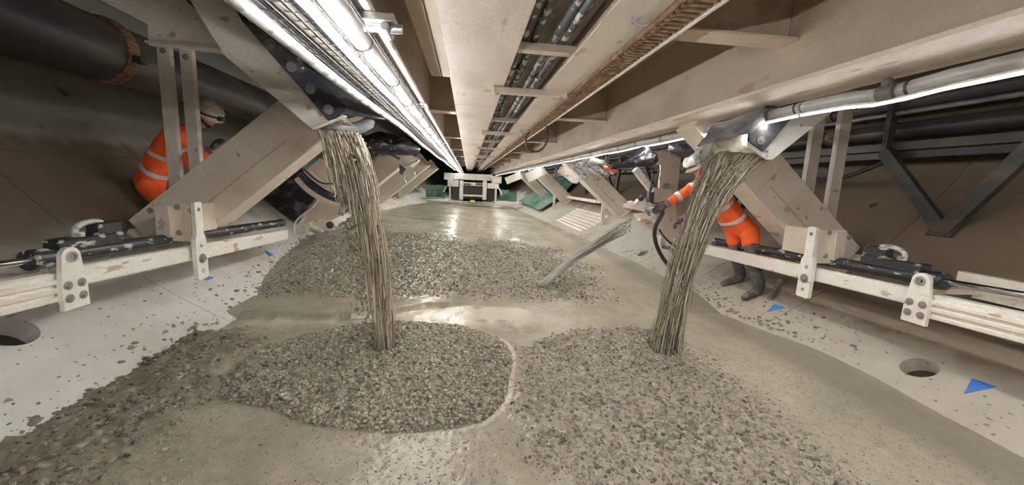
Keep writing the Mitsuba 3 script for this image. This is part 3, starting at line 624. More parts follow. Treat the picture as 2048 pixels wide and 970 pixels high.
stream(k, 3000, sR, eR, 0.5, 0.36, 43, r=(0.0025, 0.0075), lens=(0.04, 0.17), ease=lambda u: 1.0 + 0.95 * u, dens=lambda g, u: -0.05 + g.uniform() ** 1.5, tones=((0.62, 0.55, 0.44), (0.16, 0.14, 0.105)))
k = thing('water_jet', 'thin grey jet of slurry shooting from the hose nozzle onto the far concrete', 'concrete stream')
JA, JB = V(*[(2.876, 6.6, 0.967)][0]), V(*[(1.086, 5.445, 0.16)][0])
def sJ(u, v): return JA + V(0.0, 0.16 * (v - 0.5), 0.26 * (u - 0.5))
def eJ(u, v): return JB + V(0.05 * (u - 0.5), 0.06 * (v - 0.5), 0)
stream(k, 420, sJ, eJ, 0.5, 0.72, 47, r=(0.004, 0.010), lens=(0.12, 0.4), dens=lambda g, u: g.uniform(0.0, 1.0) ** 0.7 * 0.95, tones=((0.66, 0.65, 0.62), (0.30, 0.285, 0.25)))

# ------------------------------------------------------------------ diagonal struts
def strut(y0, side, foot, length, slope, depth, wid, label, top_face=True):
    """A box strut leaning on the lining; foot is the upper corner (x, z) of its lower end; side -1 left, 1 right."""
    k = thing('strut', label, 'strut', 'diagonal struts of the gantry')
    d = unit(V(-side, 0, slope)); n = V(-side * slope, 0, -1) / math.hypot(slope, 1)     # along, and down into its depth
    A = V(foot[0], y0, foot[1])
    def P(a, b, y=y0): q = A + d * a + n * b; q[1] = y; return q
    c = P(0, depth / 2, y0 + wid / 2); e = P(length, depth / 2, y0 + wid / 2)
    bs = part(k, 'box_section', bar(c, e, wid, depth, -n, 0.006), 'paint_cream')
    part(bs, 'cover_plate', bar(P(length * 0.58, depth * 0.5, y0 - 0.008), P(length, depth * 0.5, y0 - 0.008), 0.014, depth * 0.97, -n, 0.003), 'paint_cream')
    part(bs, 'seam', bar(P(0.02, depth * 0.62, y0 - 0.004), P(length * 0.55, depth * 0.62, y0 - 0.004), 0.006, 0.012, -n, 0.001), 'paint_dull')
    # the foot: a hinged shoe on the lining
    f = P(-0.02, depth * 0.55, y0 + wid / 2); nn = lin_n(f[0]); g = V(f[0], f[1], lin_z(f[0]))
    gap = (f - g) @ nn; base = f - nn * gap
    tx = V(nn[2], 0, -nn[0])
    sh_ = part(k, 'shoe', bar(base - tx * 0.22 + nn * 0.03, base + tx * 0.22 + nn * 0.03, wid + 0.1, 0.06, nn), 'paint_pale', label='foot plate')
    part(k, 'leg', bar(f + d * 0.15, base + nn * 0.05, 0.12, 0.16, (0, 1, 0)), 'paint_pale')
    part(sh_, 'pin', cyl(base + nn * 0.14 - V(0, 0.14, 0), base + nn * 0.14 + V(0, 0.14, 0), 0.035), 'bolt_steel')
    return P
PLf = strut(4.55, -1, (-3.585, 1.037), 3.3, 0.845, 0.575, 0.34, 'cream diagonal box strut on the left in front of the worker with the white helmet')
PRf = strut(4.15, 1, (4.72, 1.00), 2.6, 0.855, 0.53, 0.34, 'cream diagonal box strut on the right behind the falling concrete, nearest the viewer')
for y, lb in ((9.9, 'first beyond the falling concrete'), (14.4, 'second beyond the falling concrete'), (18.4, 'third beyond the falling concrete, farthest')):
    strut(y, -1, (-3.45, 1.05), 2.25, 0.845, 0.53, 0.45, f'cream diagonal strut on the left, {lb}')
for y, lb in ((11.1, 'first beyond the worker in orange'), (17.8, 'second beyond the worker in orange'), (23.0, 'third beyond the worker in orange')):
    strut(y, 1, (4.85, 1.05), 2.35, 0.855, 0.50, 0.5, f'cream diagonal strut on the right, {lb}')

# posts behind the struts
def post(x0, x1, y, z0, z1, label, group, m='paint_cream'):
    k = thing('post', label, 'post', group)
    fb = part(k, 'flat_bar', box(x0, x1, y, y + 0.07, z0, z1), m)
    part(fb, 'bolt', bolt(((x0 + x1) / 2, y, z1 - 0.08), (0, -1, 0), 0.022), 'bolt_steel')
    part(fb, 'bolt', bolt(((x0 + x1) / 2, y, z0 + 0.25), (0, -1, 0), 0.014), 'bolt_steel')
post(-3.41, -3.285, 4.92, 1.15, 2.95, 'outer flat cream post in front of the worker with the white helmet', 'posts by the left strut', 'paint_pale')
post(-3.185, -3.06, 4.92, 1.30, 2.90, 'inner flat cream post in front of the worker with the white helmet', 'posts by the left strut', 'paint_pale')
g = thing('cantilever_arm', 'cream steel arm of the gantry above the posts on the left', 'beam')
part(g, 'web', slab_y(xz([(-3.892, 4.86, 3.496), (-3.842, 4.86, 3.309), (-3.409, 4.86, 3.111), (-3.419, 4.86, 2.89), (-3.173, 4.86, 2.888), (-2.749, 4.86, 2.869), (-2.533, 4.86, 2.823), (-2.337, 4.86, 2.616), (-2.116, 4.86, 2.843), (-2.079, 4.86, 3.664)]), 4.83, 4.89), 'paint_pale')
part(g, 'flange', bar([(-3.893, 4.84, 3.334)][0], [(-3.381, 4.84, 3.096)][0], 0.16, 0.02), 'paint_pale')
part(g, 'stiffener', box(-3.43, -2.56, 4.79, 4.83, 2.90, 2.93), 'paint_cream')
post(4.20, 4.345, 4.52, 1.2, 2.9, 'inner flat cream post behind the strut on the right', 'posts by the right strut')
post(4.56, 4.71, 4.52, 1.02, 2.9, 'outer flat cream post behind the strut on the right', 'posts by the right strut')
for y, x, lb in ((7.6, 3.98, 'seen left of the hydraulic clamp'), (7.6, 4.13, 'seen right beside its twin, left of the hydraulic clamp'), (11.5, 4.05, 'behind the first far strut on the right'), (18.2, 4.0, 'behind the second far strut on the right'), (6.6, 4.2, 'just beyond the hydraulic clamp on the right')):
    post(x, x + 0.11, y, lin_z(x + .1) + 0.02, 2.5, f'thin cream post on the right, {lb}', 'far posts on the right')

# ------------------------------------------------------------------ side rails with their hangers and rams
def rail(side, x, yN, yP, yH, yE, z, ys, txt):
    """Rail from yN (behind the picture's edge) to yE; end plate at yP, hanger at yH; z(y) its centre height."""
    k = thing('side_rail', f'white painted telescopic rail on the {txt}', 'rail')
    s = -side                                                  # towards the middle of the tunnel
    os_ = part(k, 'outer_section', cat(bar((x, yN, z(yN) - 0.035), (x, yP + 0.02, z(yP) - 0.035), 0.11, 0.18, b=0.012)), 'paint_white', label='larger fluted section')
    for dz in (-0.075, -0.02, 0.035):
        part(os_, 'flute', bar((x + s * 0.062, yN, z(yN) - 0.035 + dz), (x + s * 0.062, yP - 0.06, z(yP) - 0.035 + dz), 0.024, 0.036, b=0.008), 'paint_white')
    part(k, 'inner_section', bar((x, yP, z(yP)), (x, yH + 0.02, z(yH)), 0.09, 0.135, b=0.012), 'paint_white')
    part(k, 'tip_section', bar((x, yH - 0.02, z(yH) - 0.005), (x, yE, z(yE)), 0.09, 0.148, b=0.012), 'paint_white')
    xf = x + s * 0.085
    pl = Point(0, 0.17).buffer(0.062, 24).union(Polygon([(-0.085, -0.17), (0.085, -0.17), (0.085, -0.02), (0.062, 0.17), (-0.062, 0.17), (-0.085, -0.02)])).buffer(0.01).buffer(-0.01)
    pl = pl.difference(Point(0, 0.17).buffer(0.022))
    m = trimesh.creation.extrude_polygon(pl, 0.03, engine='earcut')
    v = m.vertices.copy(); m.vertices = np.stack([xf - 0.015 + v[:, 2], yP + v[:, 0], z(yP) + v[:, 1] - 0.02], 1)
    ep = part(k, 'end_plate', m, 'paint_white')
    ring = trimesh.creation.annulus(0.022, 0.036, 0.014); ring.apply_transform(trimesh.transformations.rotation_matrix(math.pi / 2, [0, 1, 0])); ring.apply_translation((xf + s * 0.018, yP, z(yP) + 0.15))
    part(ep, 'bush', ring, 'zinc')
    for dy in (-0.045, 0.045):
        for dz in (-0.03, -0.115): part(ep, 'bolt', bolt((xf + s * 0.015, yP + dy, z(yP) + dz), (s, 0, 0), 0.019, 0.014), 'bolt_steel')
    hp = Polygon([(-0.075, -0.25), (0.075, -0.25), (0.075, 0.14), (0.05, 0.19), (0.05, 0.49), (-0.05, 0.49), (-0.05, 0.19), (-0.075, 0.14)]).buffer(-0.02).buffer(0.02, 8)
    for dz in (-0.17, 0.07): hp = hp.difference(Point(0, dz).buffer(0.020))
    m = trimesh.creation.extrude_polygon(hp, 0.04, engine='earcut'); v = m.vertices.copy()
    m.vertices = np.stack([xf - 0.02 + v[:, 2], yH + v[:, 0], z(yH) + v[:, 1]], 1)
    ha = part(k, 'hanger_plate', m, 'paint_white')
    part(ha, 'bolt', bolt((xf + s * 0.02, yH, z(yH) - 0.05), (s, 0, 0), 0.032, 0.022), 'bolt_steel')
    part(ha, 'bolt', bolt((xf + s * 0.02, yH, z(yH) + 0.42), (s, 0, 0), 0.012, 0.01), 'bolt_steel')
    # the channel that ties the hanger to the strut
    a = xf + side * 0.03
    ch = part(k, 'channel', cat(box(a, a + side * 0.30, yH - 0.05, yH - 0.03, z(yH) + 0.12, z(yH) + 0.47), box(a + side * 0.14, a + side * 0.26, yH - 0.10, ys, z(yH) + 0.16, z(yH) + 0.45)
       ), 'paint_cream')
    for dx, dz in ((0.10, 0.44), (0.10, 0.2), (0.33, 0.40), (0.33, 0.16)): part(ch, 'bolt', bolt((a + side * dx, yH - 0.05, z(yH) + dz), (0, -1, 0), 0.018), 'bolt_steel')
def ram(side, x, yR, yB, yE, z, txt):
    k = thing('hydraulic_ram', f'black hydraulic ram with a chrome rod lying on the {txt}', 'hydraulic cylinder')
    P_ = lambda y, dz=0.0: (x, y, z(y) + dz)
    part(k, 'rod', cyl(P_(yR), P_(yB + 0.1), 0.024), 'chrome', label='shiny chrome rod')
    part(k, 'gland', tube([P_(yB - 0.03), P_(yB + 0.07)], 0.068, 24), 'crusted_black')
    ba = part(k, 'barrel', tube([P_(yB), P_(yB + 0.25), P_(yB + 0.26), P_(yE)], [0.062, 0.062, 0.055, 0.055], 24), 'crusted_black')
    part(k, 'end_cap', tube([P_(yE), P_(yE + 0.08)], 0.06, 24), 'crusted_pipe')
    part(ba, 'valve_block', box(x - 0.06, x + 0.06, yB + 0.12, yB + 0.62, z(yB + .3) + 0.03, z(yB + .3) + 0.12, 0.01), 'crusted_black')
    part(ba, 'port', cat(box(x - 0.05, x + 0.05, yB + 0.42, yB + 0.62, z(yB + .4) + 0.09, z(yB + .4) + 0.21, 0.01)), 'crusted_black')
    part(ba, 'fitting', tube(spline([(x, yB + 0.32, z(yB) + 0.08), (x, yB + 0.30, z(yB) + 0.17), (x, yB + 0.36, z(yB) + 0.20), (x, yB + 0.5, z(yB) + 0.19)], 14), 0.02, 10), 'crusted_white', label='pale elbow fitting')
    part(ba, 'nut', tube([(x, yB + 0.31, z(yB) + 0.10), (x, yB + 0.31, z(yB) + 0.14)], 0.036, 6), 'crusted_white')
zl = lambda y: 0.857 + (y - 2.91) * (-0.044)
zr = lambda y: 0.83 + (y - 2.56) * (-0.036)
rail(-1, -2.625, 0.7, 2.76, 3.98, 5.94, zl, 4.56, 'left, under the diagonal strut')
rail(1, 3.605, 0.5, 2.58, 3.60, 5.47, zr, 4.16, 'right, in front of the worker')
ram(-1, -2.785, 0.8, 2.80, 6.14, lambda y: 0.981 + (y - 2.76) * (-0.035), 'left rail')
ram(1, 3.765, 0.6, 2.63, 5.43, lambda y: 0.972 + (y - 2.58) * (-0.045), 'right rail')
for s, x, y1, z, lb in ((-1, -3.62, 3.37, 0.84, 'short cream channel behind the ram on the left'), (1, 4.33, 2.90, 0.887, 'short cream channel behind the ram on the right')):
    g = thing('back_channel', lb, 'rail')
    part(g, 'upper_plate', box(x - 0.04, x + 0.04, 1.0, y1, z + 0.02, z + 0.11), 'paint_pale')
    part(g, 'lower_plate', box(x - 0.03 - s * 0.03, x + 0.03 - s * 0.03, 1.0, y1 - 0.14, z - 0.09, z + 0.012), 'paint_pale')
    part(g, 'tie_block', box(min(x, x - s * 0.5), max(x, x - s * 0.5), y1 - 0.2, y1 - 0.14, z - 0.05, z + 0.0), 'paint_cream')

# ------------------------------------------------------------------ services along the lining
yy = np.arange(-6, 40, 0.5)
k = thing('service_pipe', 'large dark service pipe along the upper left lining', 'pipe')
part(k, 'pipe_wall', tube(np.stack([np.full(len(yy), -4.62), yy, 3.03 + 0 * yy], -1), 0.37, 36), 'dark_pipe')
def coupling(y):
    part(k, 'coupling', tube([(-4.62, y - 0.09, 3.03), (-4.62, y - 0.05, 3.03), (-4.62, y + 0.05, 3.03), (-4.62, y + 0.09, 3.03)], [0.385, 0.405, 0.405, 0.385], 36), 'rust', label='brownish pipe coupling')
    for a in (-0.2, 2.9): part(k, 'clamp_ear', box(-4.62 + 0.44 * math.cos(a) - 0.05, -4.62 + 0.44 * math.cos(a) + 0.05, y - 0.06, y + 0.06, 3.03 + 0.44 * math.sin(a) - 0.04, 3.03 + 0.44 * math.sin(a) + 0.04), 'dark_steel')
for y in (5.75, 11.7, 17.7): coupling(y)
for y in (2.2, 8.0, 13.5):
    part(k, 'saddle', cat(bar((-4.45, y, 2.68), (-5.35, y, 2.5), 0.12, 0.08), bar((-4.5, y, 2.66), (-5.2, y, 2.2), 0.10, 0.06)), 'dark_steel')
for z, x, r, m, lb in ((2.74, 5.12, 0.13, 'dark_pipe', 'upper brownish pipe on the right pipe rack'), (2.42, 5.22, 0.10, 'dark_pipe', 'middle dark pipe on the right pipe rack')):
    k = thing('service_pipe', lb, 'pipe', None)
    part(k, 'pipe_wall', tube(np.stack([np.full(len(yy), x), yy, z + 0 * yy], -1), r, 24), m)
    for y in (5.2, 9.5, 14.5): part(k, 'coupling', tube([(x, y - 0.08, z), (x, y + 0.08, z)], r * 1.18, 24), 'rust')
solo('service_pipe', tube(np.stack([np.full(len(yy), 5.02), yy, 2.60 + 0 * yy], -1), 0.028, 12), 'zinc', 'thin shiny conduit on the right pipe rack', 'pipe')
solo('rack_channel', cat(box(5.05, 5.13, -2, 25, 2.17, 2.27), box(5.05, 5.30, -2, 25, 2.24, 2.27)), 'dark_steel', 'long dark steel channel under the pipes on the right', 'channel')
solo('rack_channel', cat(box(5.12, 5.17, -2, 25, 2.08, 2.165)), 'cable_black', 'black cable duct under the dark steel channel on the right', 'channel')
solo('black_cable', tube(spline([(5.08, 6.6, 2.1), (5.10, 6.0, 1.92), (5.12, 5.4, 1.83), (5.1, 4.9, 1.86), (5.06, 4.45, 2.0), (5.06, 4.2, 2.1)], 30), 0.028, 10), 'cable_black', 'black cable sagging under the right pipe rack', 'cable')
for i, (y, lb) in enumerate(((4.3, 'nearest the viewer'), (7.6, 'second from the viewer'), (10.8, 'third from the viewer'), (14.0, 'fourth from the viewer'), (17.5, 'fifth from the viewer'))):
    k = thing('rack_bracket', f'dark steel bracket of the right pipe rack, {lb}', 'bracket', 'brackets of the right pipe rack')
    B = V(5.30, y - 0.62, 1.28); B[0] = XC + math.sqrt(R * R - (ZC - 1.28) ** 2) - 0.03
    part(k, 'upright', bar((5.0, y, 2.12), (5.0, y, 2.95), 0.06, 0.10, (1, 0, 0)), 'dark_steel')
    part(k, 'arm', bar((4.98, y, 2.15), (5.9, y, 2.15), 0.10, 0.07), 'dark_steel')
    part(k, 'brace', bar((4.98, y, 2.16), B, 0.13, 0.08, (1, 0, 0)), 'dark_steel')
    part(k, 'brace', bar((4.98, y - 1.3, 2.16), B, 0.14, 0.08, (1, 0, 0)), 'dark_steel')
    part(k, 'wall_plate', bar(B - V(0, 0.12, 0), B + V(0, 0.12, 0), 0.16, 0.03, lin_n(B[0])), 'dark_steel')
    part(k, 'bolt', bolt((4.965, y, 2.20), (-1, 0, 0), 0.02), 'zinc'); part(k, 'bolt', bolt((4.965, y, 2.13), (-1, 0, 0), 0.02), 'zinc')

# green sheeting over the lining farther in, and ledges of pale boards under it
def sheet(side, x_at, y0, y1, z0, label):
    z1 = 3.6; U = np.linspace(0, 1, 26); Vv = np.linspace(0, 1, 90); P = []
    for v in Vv:
        for u in U:
            z = z0 + (z1 - z0) * u; y = y0 + (y1 - y0) * v
            x = XC + side * (math.sqrt(R * R - (ZC - z) ** 2) - x_at)
            P.append((x - side * (0.07 * (meshkit.fbm(V(y * 2.2, z * 1.1, side), 3, 5) - 0.2) + 0.04 * math.sin(y * 5 + 2 * z)), y, z))
    P = np.array(P); nx_ = len(U); f = []
    for j in range(len(Vv) - 1):
        for i in range(nx_ - 1): a = j * nx_ + i; f += [[a, a + 1, a + nx_ + 1], [a, a + nx_ + 1, a + nx_]]
    solo('green_sheet', trimesh.Trimesh(P, np.array(f), process=False), 'green_cloth', label, 'sheet', smooth=True)
sheet(-1, 0.35, 10.2, 27, 0.85, 'wrinkled green sheeting hung along the left lining behind the far struts')
sheet(1, 0.30, 19.5, 28, 0.30, 'green sheeting hung along the right lining beside the far paving machine')
k = thing('ribbed_mat', 'pale ribbed board laid on the right lining below the far strut', 'mat')
for i in range(7):
    x = 3.62 + 0.13 * i; part(k, 'rib', bar((x, 11.9, lin_z(x) + 0.03), (x, 15.6, lin_z(x) + 0.03), 0.10, 0.05, lin_n(x)), 'paint_pale')
k = thing('ribbed_mat', 'pale splashed boards on the left lining below the far struts', 'mat')
for i in range(5):
    x = -3.02 - 0.12 * i; part(k, 'rib', bar((x, 11.0, lin_z(x) + 0.03), (x, 17.5, lin_z(x) + 0.03), 0.09, 0.05, lin_n(x)), 'paint_pale')
k = thing('plank_rail', 'cream perforated rail on the right behind the far struts', 'rail')
part(k, 'bar', box(4.55, 4.62, 9.5, 13.5, 1.02, 1.14), 'paint_pale')
part(k, 'bar', box(4.55, 4.62, 13.6, 19.5, 1.0, 1.12), 'paint_pale')

# ------------------------------------------------------------------ people
def ball(p, r, n=1): return trimesh.creation.icosphere(subdivisions=n, radius=r).apply_translation(p)
def limb(*js):
    """One manifold: the hulls of the spheres at neighbouring joints."""
    M = None
    for (p, r), (q, s) in zip(js[:-1], js[1:]):
        h = mf(hull(np.vstack([ball(p, r, 2).vertices, ball(q, s, 2).vertices]))); M = h if M is None else M + h
    return M
def blob(pts): return mf(hull(np.vstack([ball(p, r, 2).vertices for p, r in pts])))
def soften(M, edge=0.022, it=14, ruffle=0.0, seed=0):
    m = tm(M.refine_to_length(edge))
    trimesh.smoothing.filter_taubin(m, iterations=it)
    if ruffle: m.vertices += m.vertex_normals * (ruffle * (meshkit.fbm(m.vertices * 11, 3, seed) - 0.5))[:, None]
    return m
def hand(wrist, d, n, curl, thumb=1, size=1.0):
    """A gloved hand: palm, four fingers of different lengths and a thumb; d points along the fingers, n out of the palm."""
    d, n = unit(d), unit(n); s = unit(np.cross(d, n)) * thumb; w = V(*wrist); S = size
    M = blob([(w, 0.028 * S), (w + d * 0.03 * S + s * 0.022 * S, 0.020 * S), (w + d * 0.095 * S + s * 0.034 * S, 0.014 * S), (w + d * 0.09 * S - s * 0.036 * S, 0.014 * S), (w + d * 0.03 * S - s * 0.022 * S, 0.02 * S)])
    for i, L in enumerate((0.074, 0.083, 0.077, 0.060)):
        p = w + d * (0.092 - 0.004 * abs(i - 1)) * S + s * (0.033 - 0.022 * i) * S; js = [(p - d * 0.02 * S, 0.0105 * S), (p, 0.0105 * S)]; a = curl * 0.5
        for seg, q in ((0.45, 0.010), (0.30, 0.0095), (0.25, 0.008)):
            p = p + (d * math.cos(a) + n * math.sin(a)) * L * seg * S; js.append((p, q * S)); a += curl
        M = M + limb(*js)
    p = w + d * 0.03 * S + s * 0.03 * S; q = p + (d * 0.5 + s * 0.6 + n * 0.35) * 0.045 * S; r_ = q + (d * 0.85 + s * 0.1 + n * 0.5) * 0.038 * S
    return M + limb((p - s * 0.01 * S, 0.014 * S), (q, 0.0115 * S), (r_, 0.009 * S))
def frame3(f, u):
    f = unit(f); s = unit(np.cross(u, f)); return f, s, np.cross(f, s)      # forward, left, up
def local(o, F, *pts): return [V(*o) + F[0] * p[0] + F[1] * p[1] + F[2] * p[2] for p in pts]
def put(m, o, F): m.vertices = V(*o) + m.vertices @ np.stack(F); return m
def head_manifold(c, F):
    L = lambda *p: local(c, F, p)[0]
    M = blob([(L(-0.015, 0, 0.03), 0.088), (L(0.02, 0, 0.02), 0.078), (L(0.045, 0, -0.085), 0.035), (L(0.02, 0.045, -0.05), 0.03), (L(0.02, -0.045, -0.05), 0.03)])
    M = M + blob([(L(0.092, 0, 0.012), 0.011), (L(0.112, 0, -0.022), 0.014), (L(0.09, 0.014, -0.028), 0.010), (L(0.09, -0.014, -0.028), 0.010)])
    for s in (1, -1): M = M + blob([(L(-0.01, 0.083 * s, 0.02), 0.014), (L(-0.008, 0.086 * s, -0.02), 0.010), (L(-0.02, 0.092 * s, 0.01), 0.010)])
    return M
def helmet(root, c, F, lamp=True):
    a = np.linspace(0, math.pi / 2, 12); prof = np.stack([np.cos(a), np.sin(a)], 1)
    prof = np.vstack([[1.02, -0.35], [1.06, -0.30], [1.0, -0.24], prof, ])
    pr = np.vstack([prof * [0.112, 0.125], [0.0, 0.125]]); inner = (prof * [0.106, 0.119])[::-1]
    loop = np.vstack([pr[:-1], [[0.0005, 0.125]], [[0.0005, 0.119]], inner]); loop[:, 0] = np.maximum(loop[:, 0], 0.0005)
    m = trimesh.creation.revolve(loop, sections=40); m.vertices *= [1.22, 1.02, 1.0]
    up = m.vertices[:, 2] > 0.02; m.vertices[up] += np.stack([0 * m.vertices[up, 0], 0 * m.vertices[up, 0], 0.006 * np.cos(m.vertices[up, 1] * 90)], -1)
    m.vertices = m.vertices * 1.18 + [0, 0, 0.05]; hm = part(root, 'helmet', put(m, c, F), 'helmet_white', label='white safety helmet')
    ang = np.linspace(-math.pi * 0.95, math.pi * 0.95, 40)
    p = np.stack([0.166 * np.cos(ang), 0.139 * np.sin(ang), 0.045 + 0.02 * np.cos(ang)], 1)
    part(hm, 'lamp_strap', tube(local(c, F, *p), 0.011, 8), 'cable_black')
    if lamp:
        part(hm, 'headlamp', put(cat(box(0.135, 0.185, -0.03, 0.03, 0.03, 0.085, 0.008), cyl((0.18, 0, 0.058), (0.20, 0, 0.058), 0.022)), c, F), 'cable_black')
    for s in (1, -1):
        e = cyl((-0.005, 0.088 * s, -0.005), (-0.005, 0.122 * s, -0.005), 0.036); part(hm, 'ear_cup', put(e, c, F), 'cable_black')
def eyes(root, c, F):
    for s in (1, -1):
        part(root, 'eye', cat(*[ball(q, 0.011, 2) for q in local(c, F, (0.082, 0.034 * s, 0.012))]), 'helmet_white')
        part(root, 'pupil', cat(*[ball(q, 0.006, 1) for q in local(c, F, (0.0895, 0.034 * s, 0.011))]), 'cable_black')
    part(root, 'mouth', tube(local(c, F, (0.068, -0.026, -0.064), (0.080, 0, -0.062), (0.068, 0.026, -0.064)), 0.005, 6), 'red_cloth')
def band(root, a, c, t, r, w=0.05, m='reflective'):
    """A reflective band round the limb from a to c, at the fraction t."""
    a, c = V(*a), V(*c); p = a + (c - a) * t; d = unit(c - a)
    part(root, 'reflective_band', tube([p - d * w / 2, p - d * w * 0.4, p + d * w * 0.4, p + d * w / 2], [r * 0.97, r, r, r * 0.97], 24), m)
def person(label, J, hands):
    """J: joints by name; the arms are 'a' (near) and 'b' (far), likewise the legs."""
    k = thing('person', label, 'person')
    hip, chest, neck = J['hip'], J['chest'], J['neck']; F = J['head_frame']; hc = J['head']
    sh = {s: J['shoulder_' + s] for s in 'ab'}; el = {s: J['elbow_' + s] for s in 'ab'}; wr = {s: J['wrist_' + s] for s in 'ab'}
    hp = {s: J['hip_' + s] for s in 'ab'}; kn = {s: J['knee_' + s] for s in 'ab'}; an = {s: J['ankle_' + s] for s in 'ab'}
    M = head_manifold(hc, F) + limb((hc - F[2] * 0.07 - F[0] * 0.01, 0.05), (neck, 0.055), (chest, 0.09))
    M = M + blob([(sh['a'], 0.05), (sh['b'], 0.05), (chest, 0.09)]) + blob([(chest, 0.09), (hip, 0.09)]) + blob([(hip, 0.09), (hp['a'], 0.07), (hp['b'], 0.07)])
    for s in 'ab':
        M = M + limb((sh[s], 0.045), (el[s], 0.034), (wr[s], 0.024)) + limb((hp[s], 0.068), (kn[s], 0.046), (an[s], 0.035))
    part(k, 'body', soften(M, 0.03, 8), 'skin', True)
    eyes(k, hc, F); helmet(k, hc, F)
    part(k, 'beard', soften(blob(list(zip(local(hc, F, (0.04, 0, -0.10), (0.02, 0.05, -0.065), (0.02, -0.05, -0.065), (0.055, 0, -0.095)), (0.04, 0.028, 0.028, 0.03)))), 0.02, 6), 'cable_black', True) if J.get('beard') else None
    Jk = blob([(sh['a'], 0.078), (sh['b'], 0.078), (chest, 0.15), ((chest + hip) / 2, 0.155), (neck, 0.075)]) + blob([(chest, 0.14), (hip, 0.15), (hp['a'], 0.105), (hp['b'], 0.105)])
    for s in 'ab': Jk = Jk + limb((sh[s], 0.080), (el[s], 0.064), (wr[s] + (el[s] - wr[s]) * 0.1, 0.052))
    jacket = part(k, 'jacket', soften(Jk, 0.024, 10, 0.024, 3), 'orange_cloth', True, label='orange high visibility jacket')
    ax_ = unit(chest - hip)
    for t, rr in ((0.30, 0.172), (0.75, 0.180)):
        part(jacket, 'reflective_band', belt(Jk, hip + (chest - hip) * t, ax_, 0.05), 'reflective', True)
    for s in 'ab':
        band(jacket, sh[s], el[s], 0.62, 0.076); band(jacket, el[s], wr[s], 0.35, 0.066)
        part(jacket, 'cuff', tube([wr[s] + (el[s] - wr[s]) * 0.16, wr[s] + (el[s] - wr[s]) * 0.02], [0.058, 0.054], 18), 'navy_cloth')
    Tr = blob([(hip, 0.135), (hp['a'], 0.10), (hp['b'], 0.10)])
    for s in 'ab': Tr = Tr + limb((hp[s], 0.105), (kn[s], 0.080), (an[s], 0.068))
    trs = part(k, 'trousers', soften(Tr, 0.022, 10, 0.02, 9), 'work_trouser', True, label='dark muddy trousers')
    for s in 'ab':
        if J.get('orange_thigh'): part(trs, 'thigh_cover', soften(limb((hp[s], 0.122), (hp[s] + (kn[s] - hp[s]) * J['orange_thigh'], 0.108)), 0.02, 8, 0.02, 5), 'orange_cloth', True)
        band(trs, hp[s], kn[s], J.get('thigh_band', 0.72), 0.105)
        toe = J['toe_' + s]; sole = an[s] - V(0, 0, 0.06)
        part(k, 'boot', soften(limb((an[s] + V(0, 0, 0.08), 0.060), (an[s], 0.056)) + blob([(sole, 0.044), (toe, 0.040), ((sole + toe) / 2, 0.046), (an[s] - (toe - sole) * 0.15, 0.046)]), 0.016, 8), 'boot', True)
    for s, (d, n, c, th) in zip('ab', hands): part(k, 'glove', soften(hand(wr[s], d, n, c, th, 1.12), 0.012, 2), 'glove_black', True)
    return k
def belt(M, p, ax, w):
    """The slice of the garment M about p, swollen a little: a reflective band sewn on it."""
    s = M.trim_by_plane(ax.tolist(), float(ax @ p - w / 2)).trim_by_plane((-ax).tolist(), float(-(ax @ p) - w / 2))
    m = tm(s.refine_to_length(0.02)); m.merge_vertices(); c = m.vertices.mean(0)
    d = m.vertices - c; d -= np.outer(d @ ax, ax); m.vertices += d / np.maximum(np.linalg.norm(d, axis=1, keepdims=True), 1e-6) * 0.010
    return m
# the worker on the left, bent forward behind the posts
yw = 4.98
A = lambda *q: None
LH = dict(hip=[(-3.887, 5.31, 1.438)][0], chest=[(-3.638, 5.31, 1.87)][0], neck=[(-3.369, 5.31, 2.086)][0], head=[(-3.16, 5.31, 2.251)][0],
          shoulder_a=[(-3.49, 5.11, 1.986)][0], elbow_a=[(-3.224, 5.05, 1.651)][0], wrist_a=[(-2.999, 5.05, 1.846)][0],
          shoulder_b=[(-3.695, 5.55, 1.975)][0], elbow_b=[(-3.475, 5.58, 1.629)][0], wrist_b=[(-3.21, 5.53, 1.543)][0],
          hip_a=[(-3.816, 5.19, 1.381)][0], hip_b=[(-3.946, 5.43, 1.373)][0], knee_a=[(-3.618, 5.13, 1.152)][0], knee_b=[(-3.827, 5.47, 1.136)][0])
LH = {k: V(*v) for k, v in LH.items()}
for s, y, x in (('a', 5.18, -3.84), ('b', 5.48, -3.80)):
    LH['ankle_' + s] = V(x, y, lin_z(x) + 0.115); LH['toe_' + s] = V(x + 0.17, y - 0.02, lin_z(x + 0.17) + 0.05)
LH['head_frame'] = frame3(V(0.80, -0.28, -0.50), V(0.45, -0.25, 0.85)); LH['beard'] = True; LH['orange_thigh'] = 0.75; LH['thigh_band'] = 0.78
person('person in orange clothes and white helmet bending behind the two posts on the left', LH, ((V(0.5, -0.2, 0.7), V(0.7, 0.2, -0.3), 0.7, 1), (V(0.8, 0, -0.4), V(0, 0, -1), 0.5, 1)))
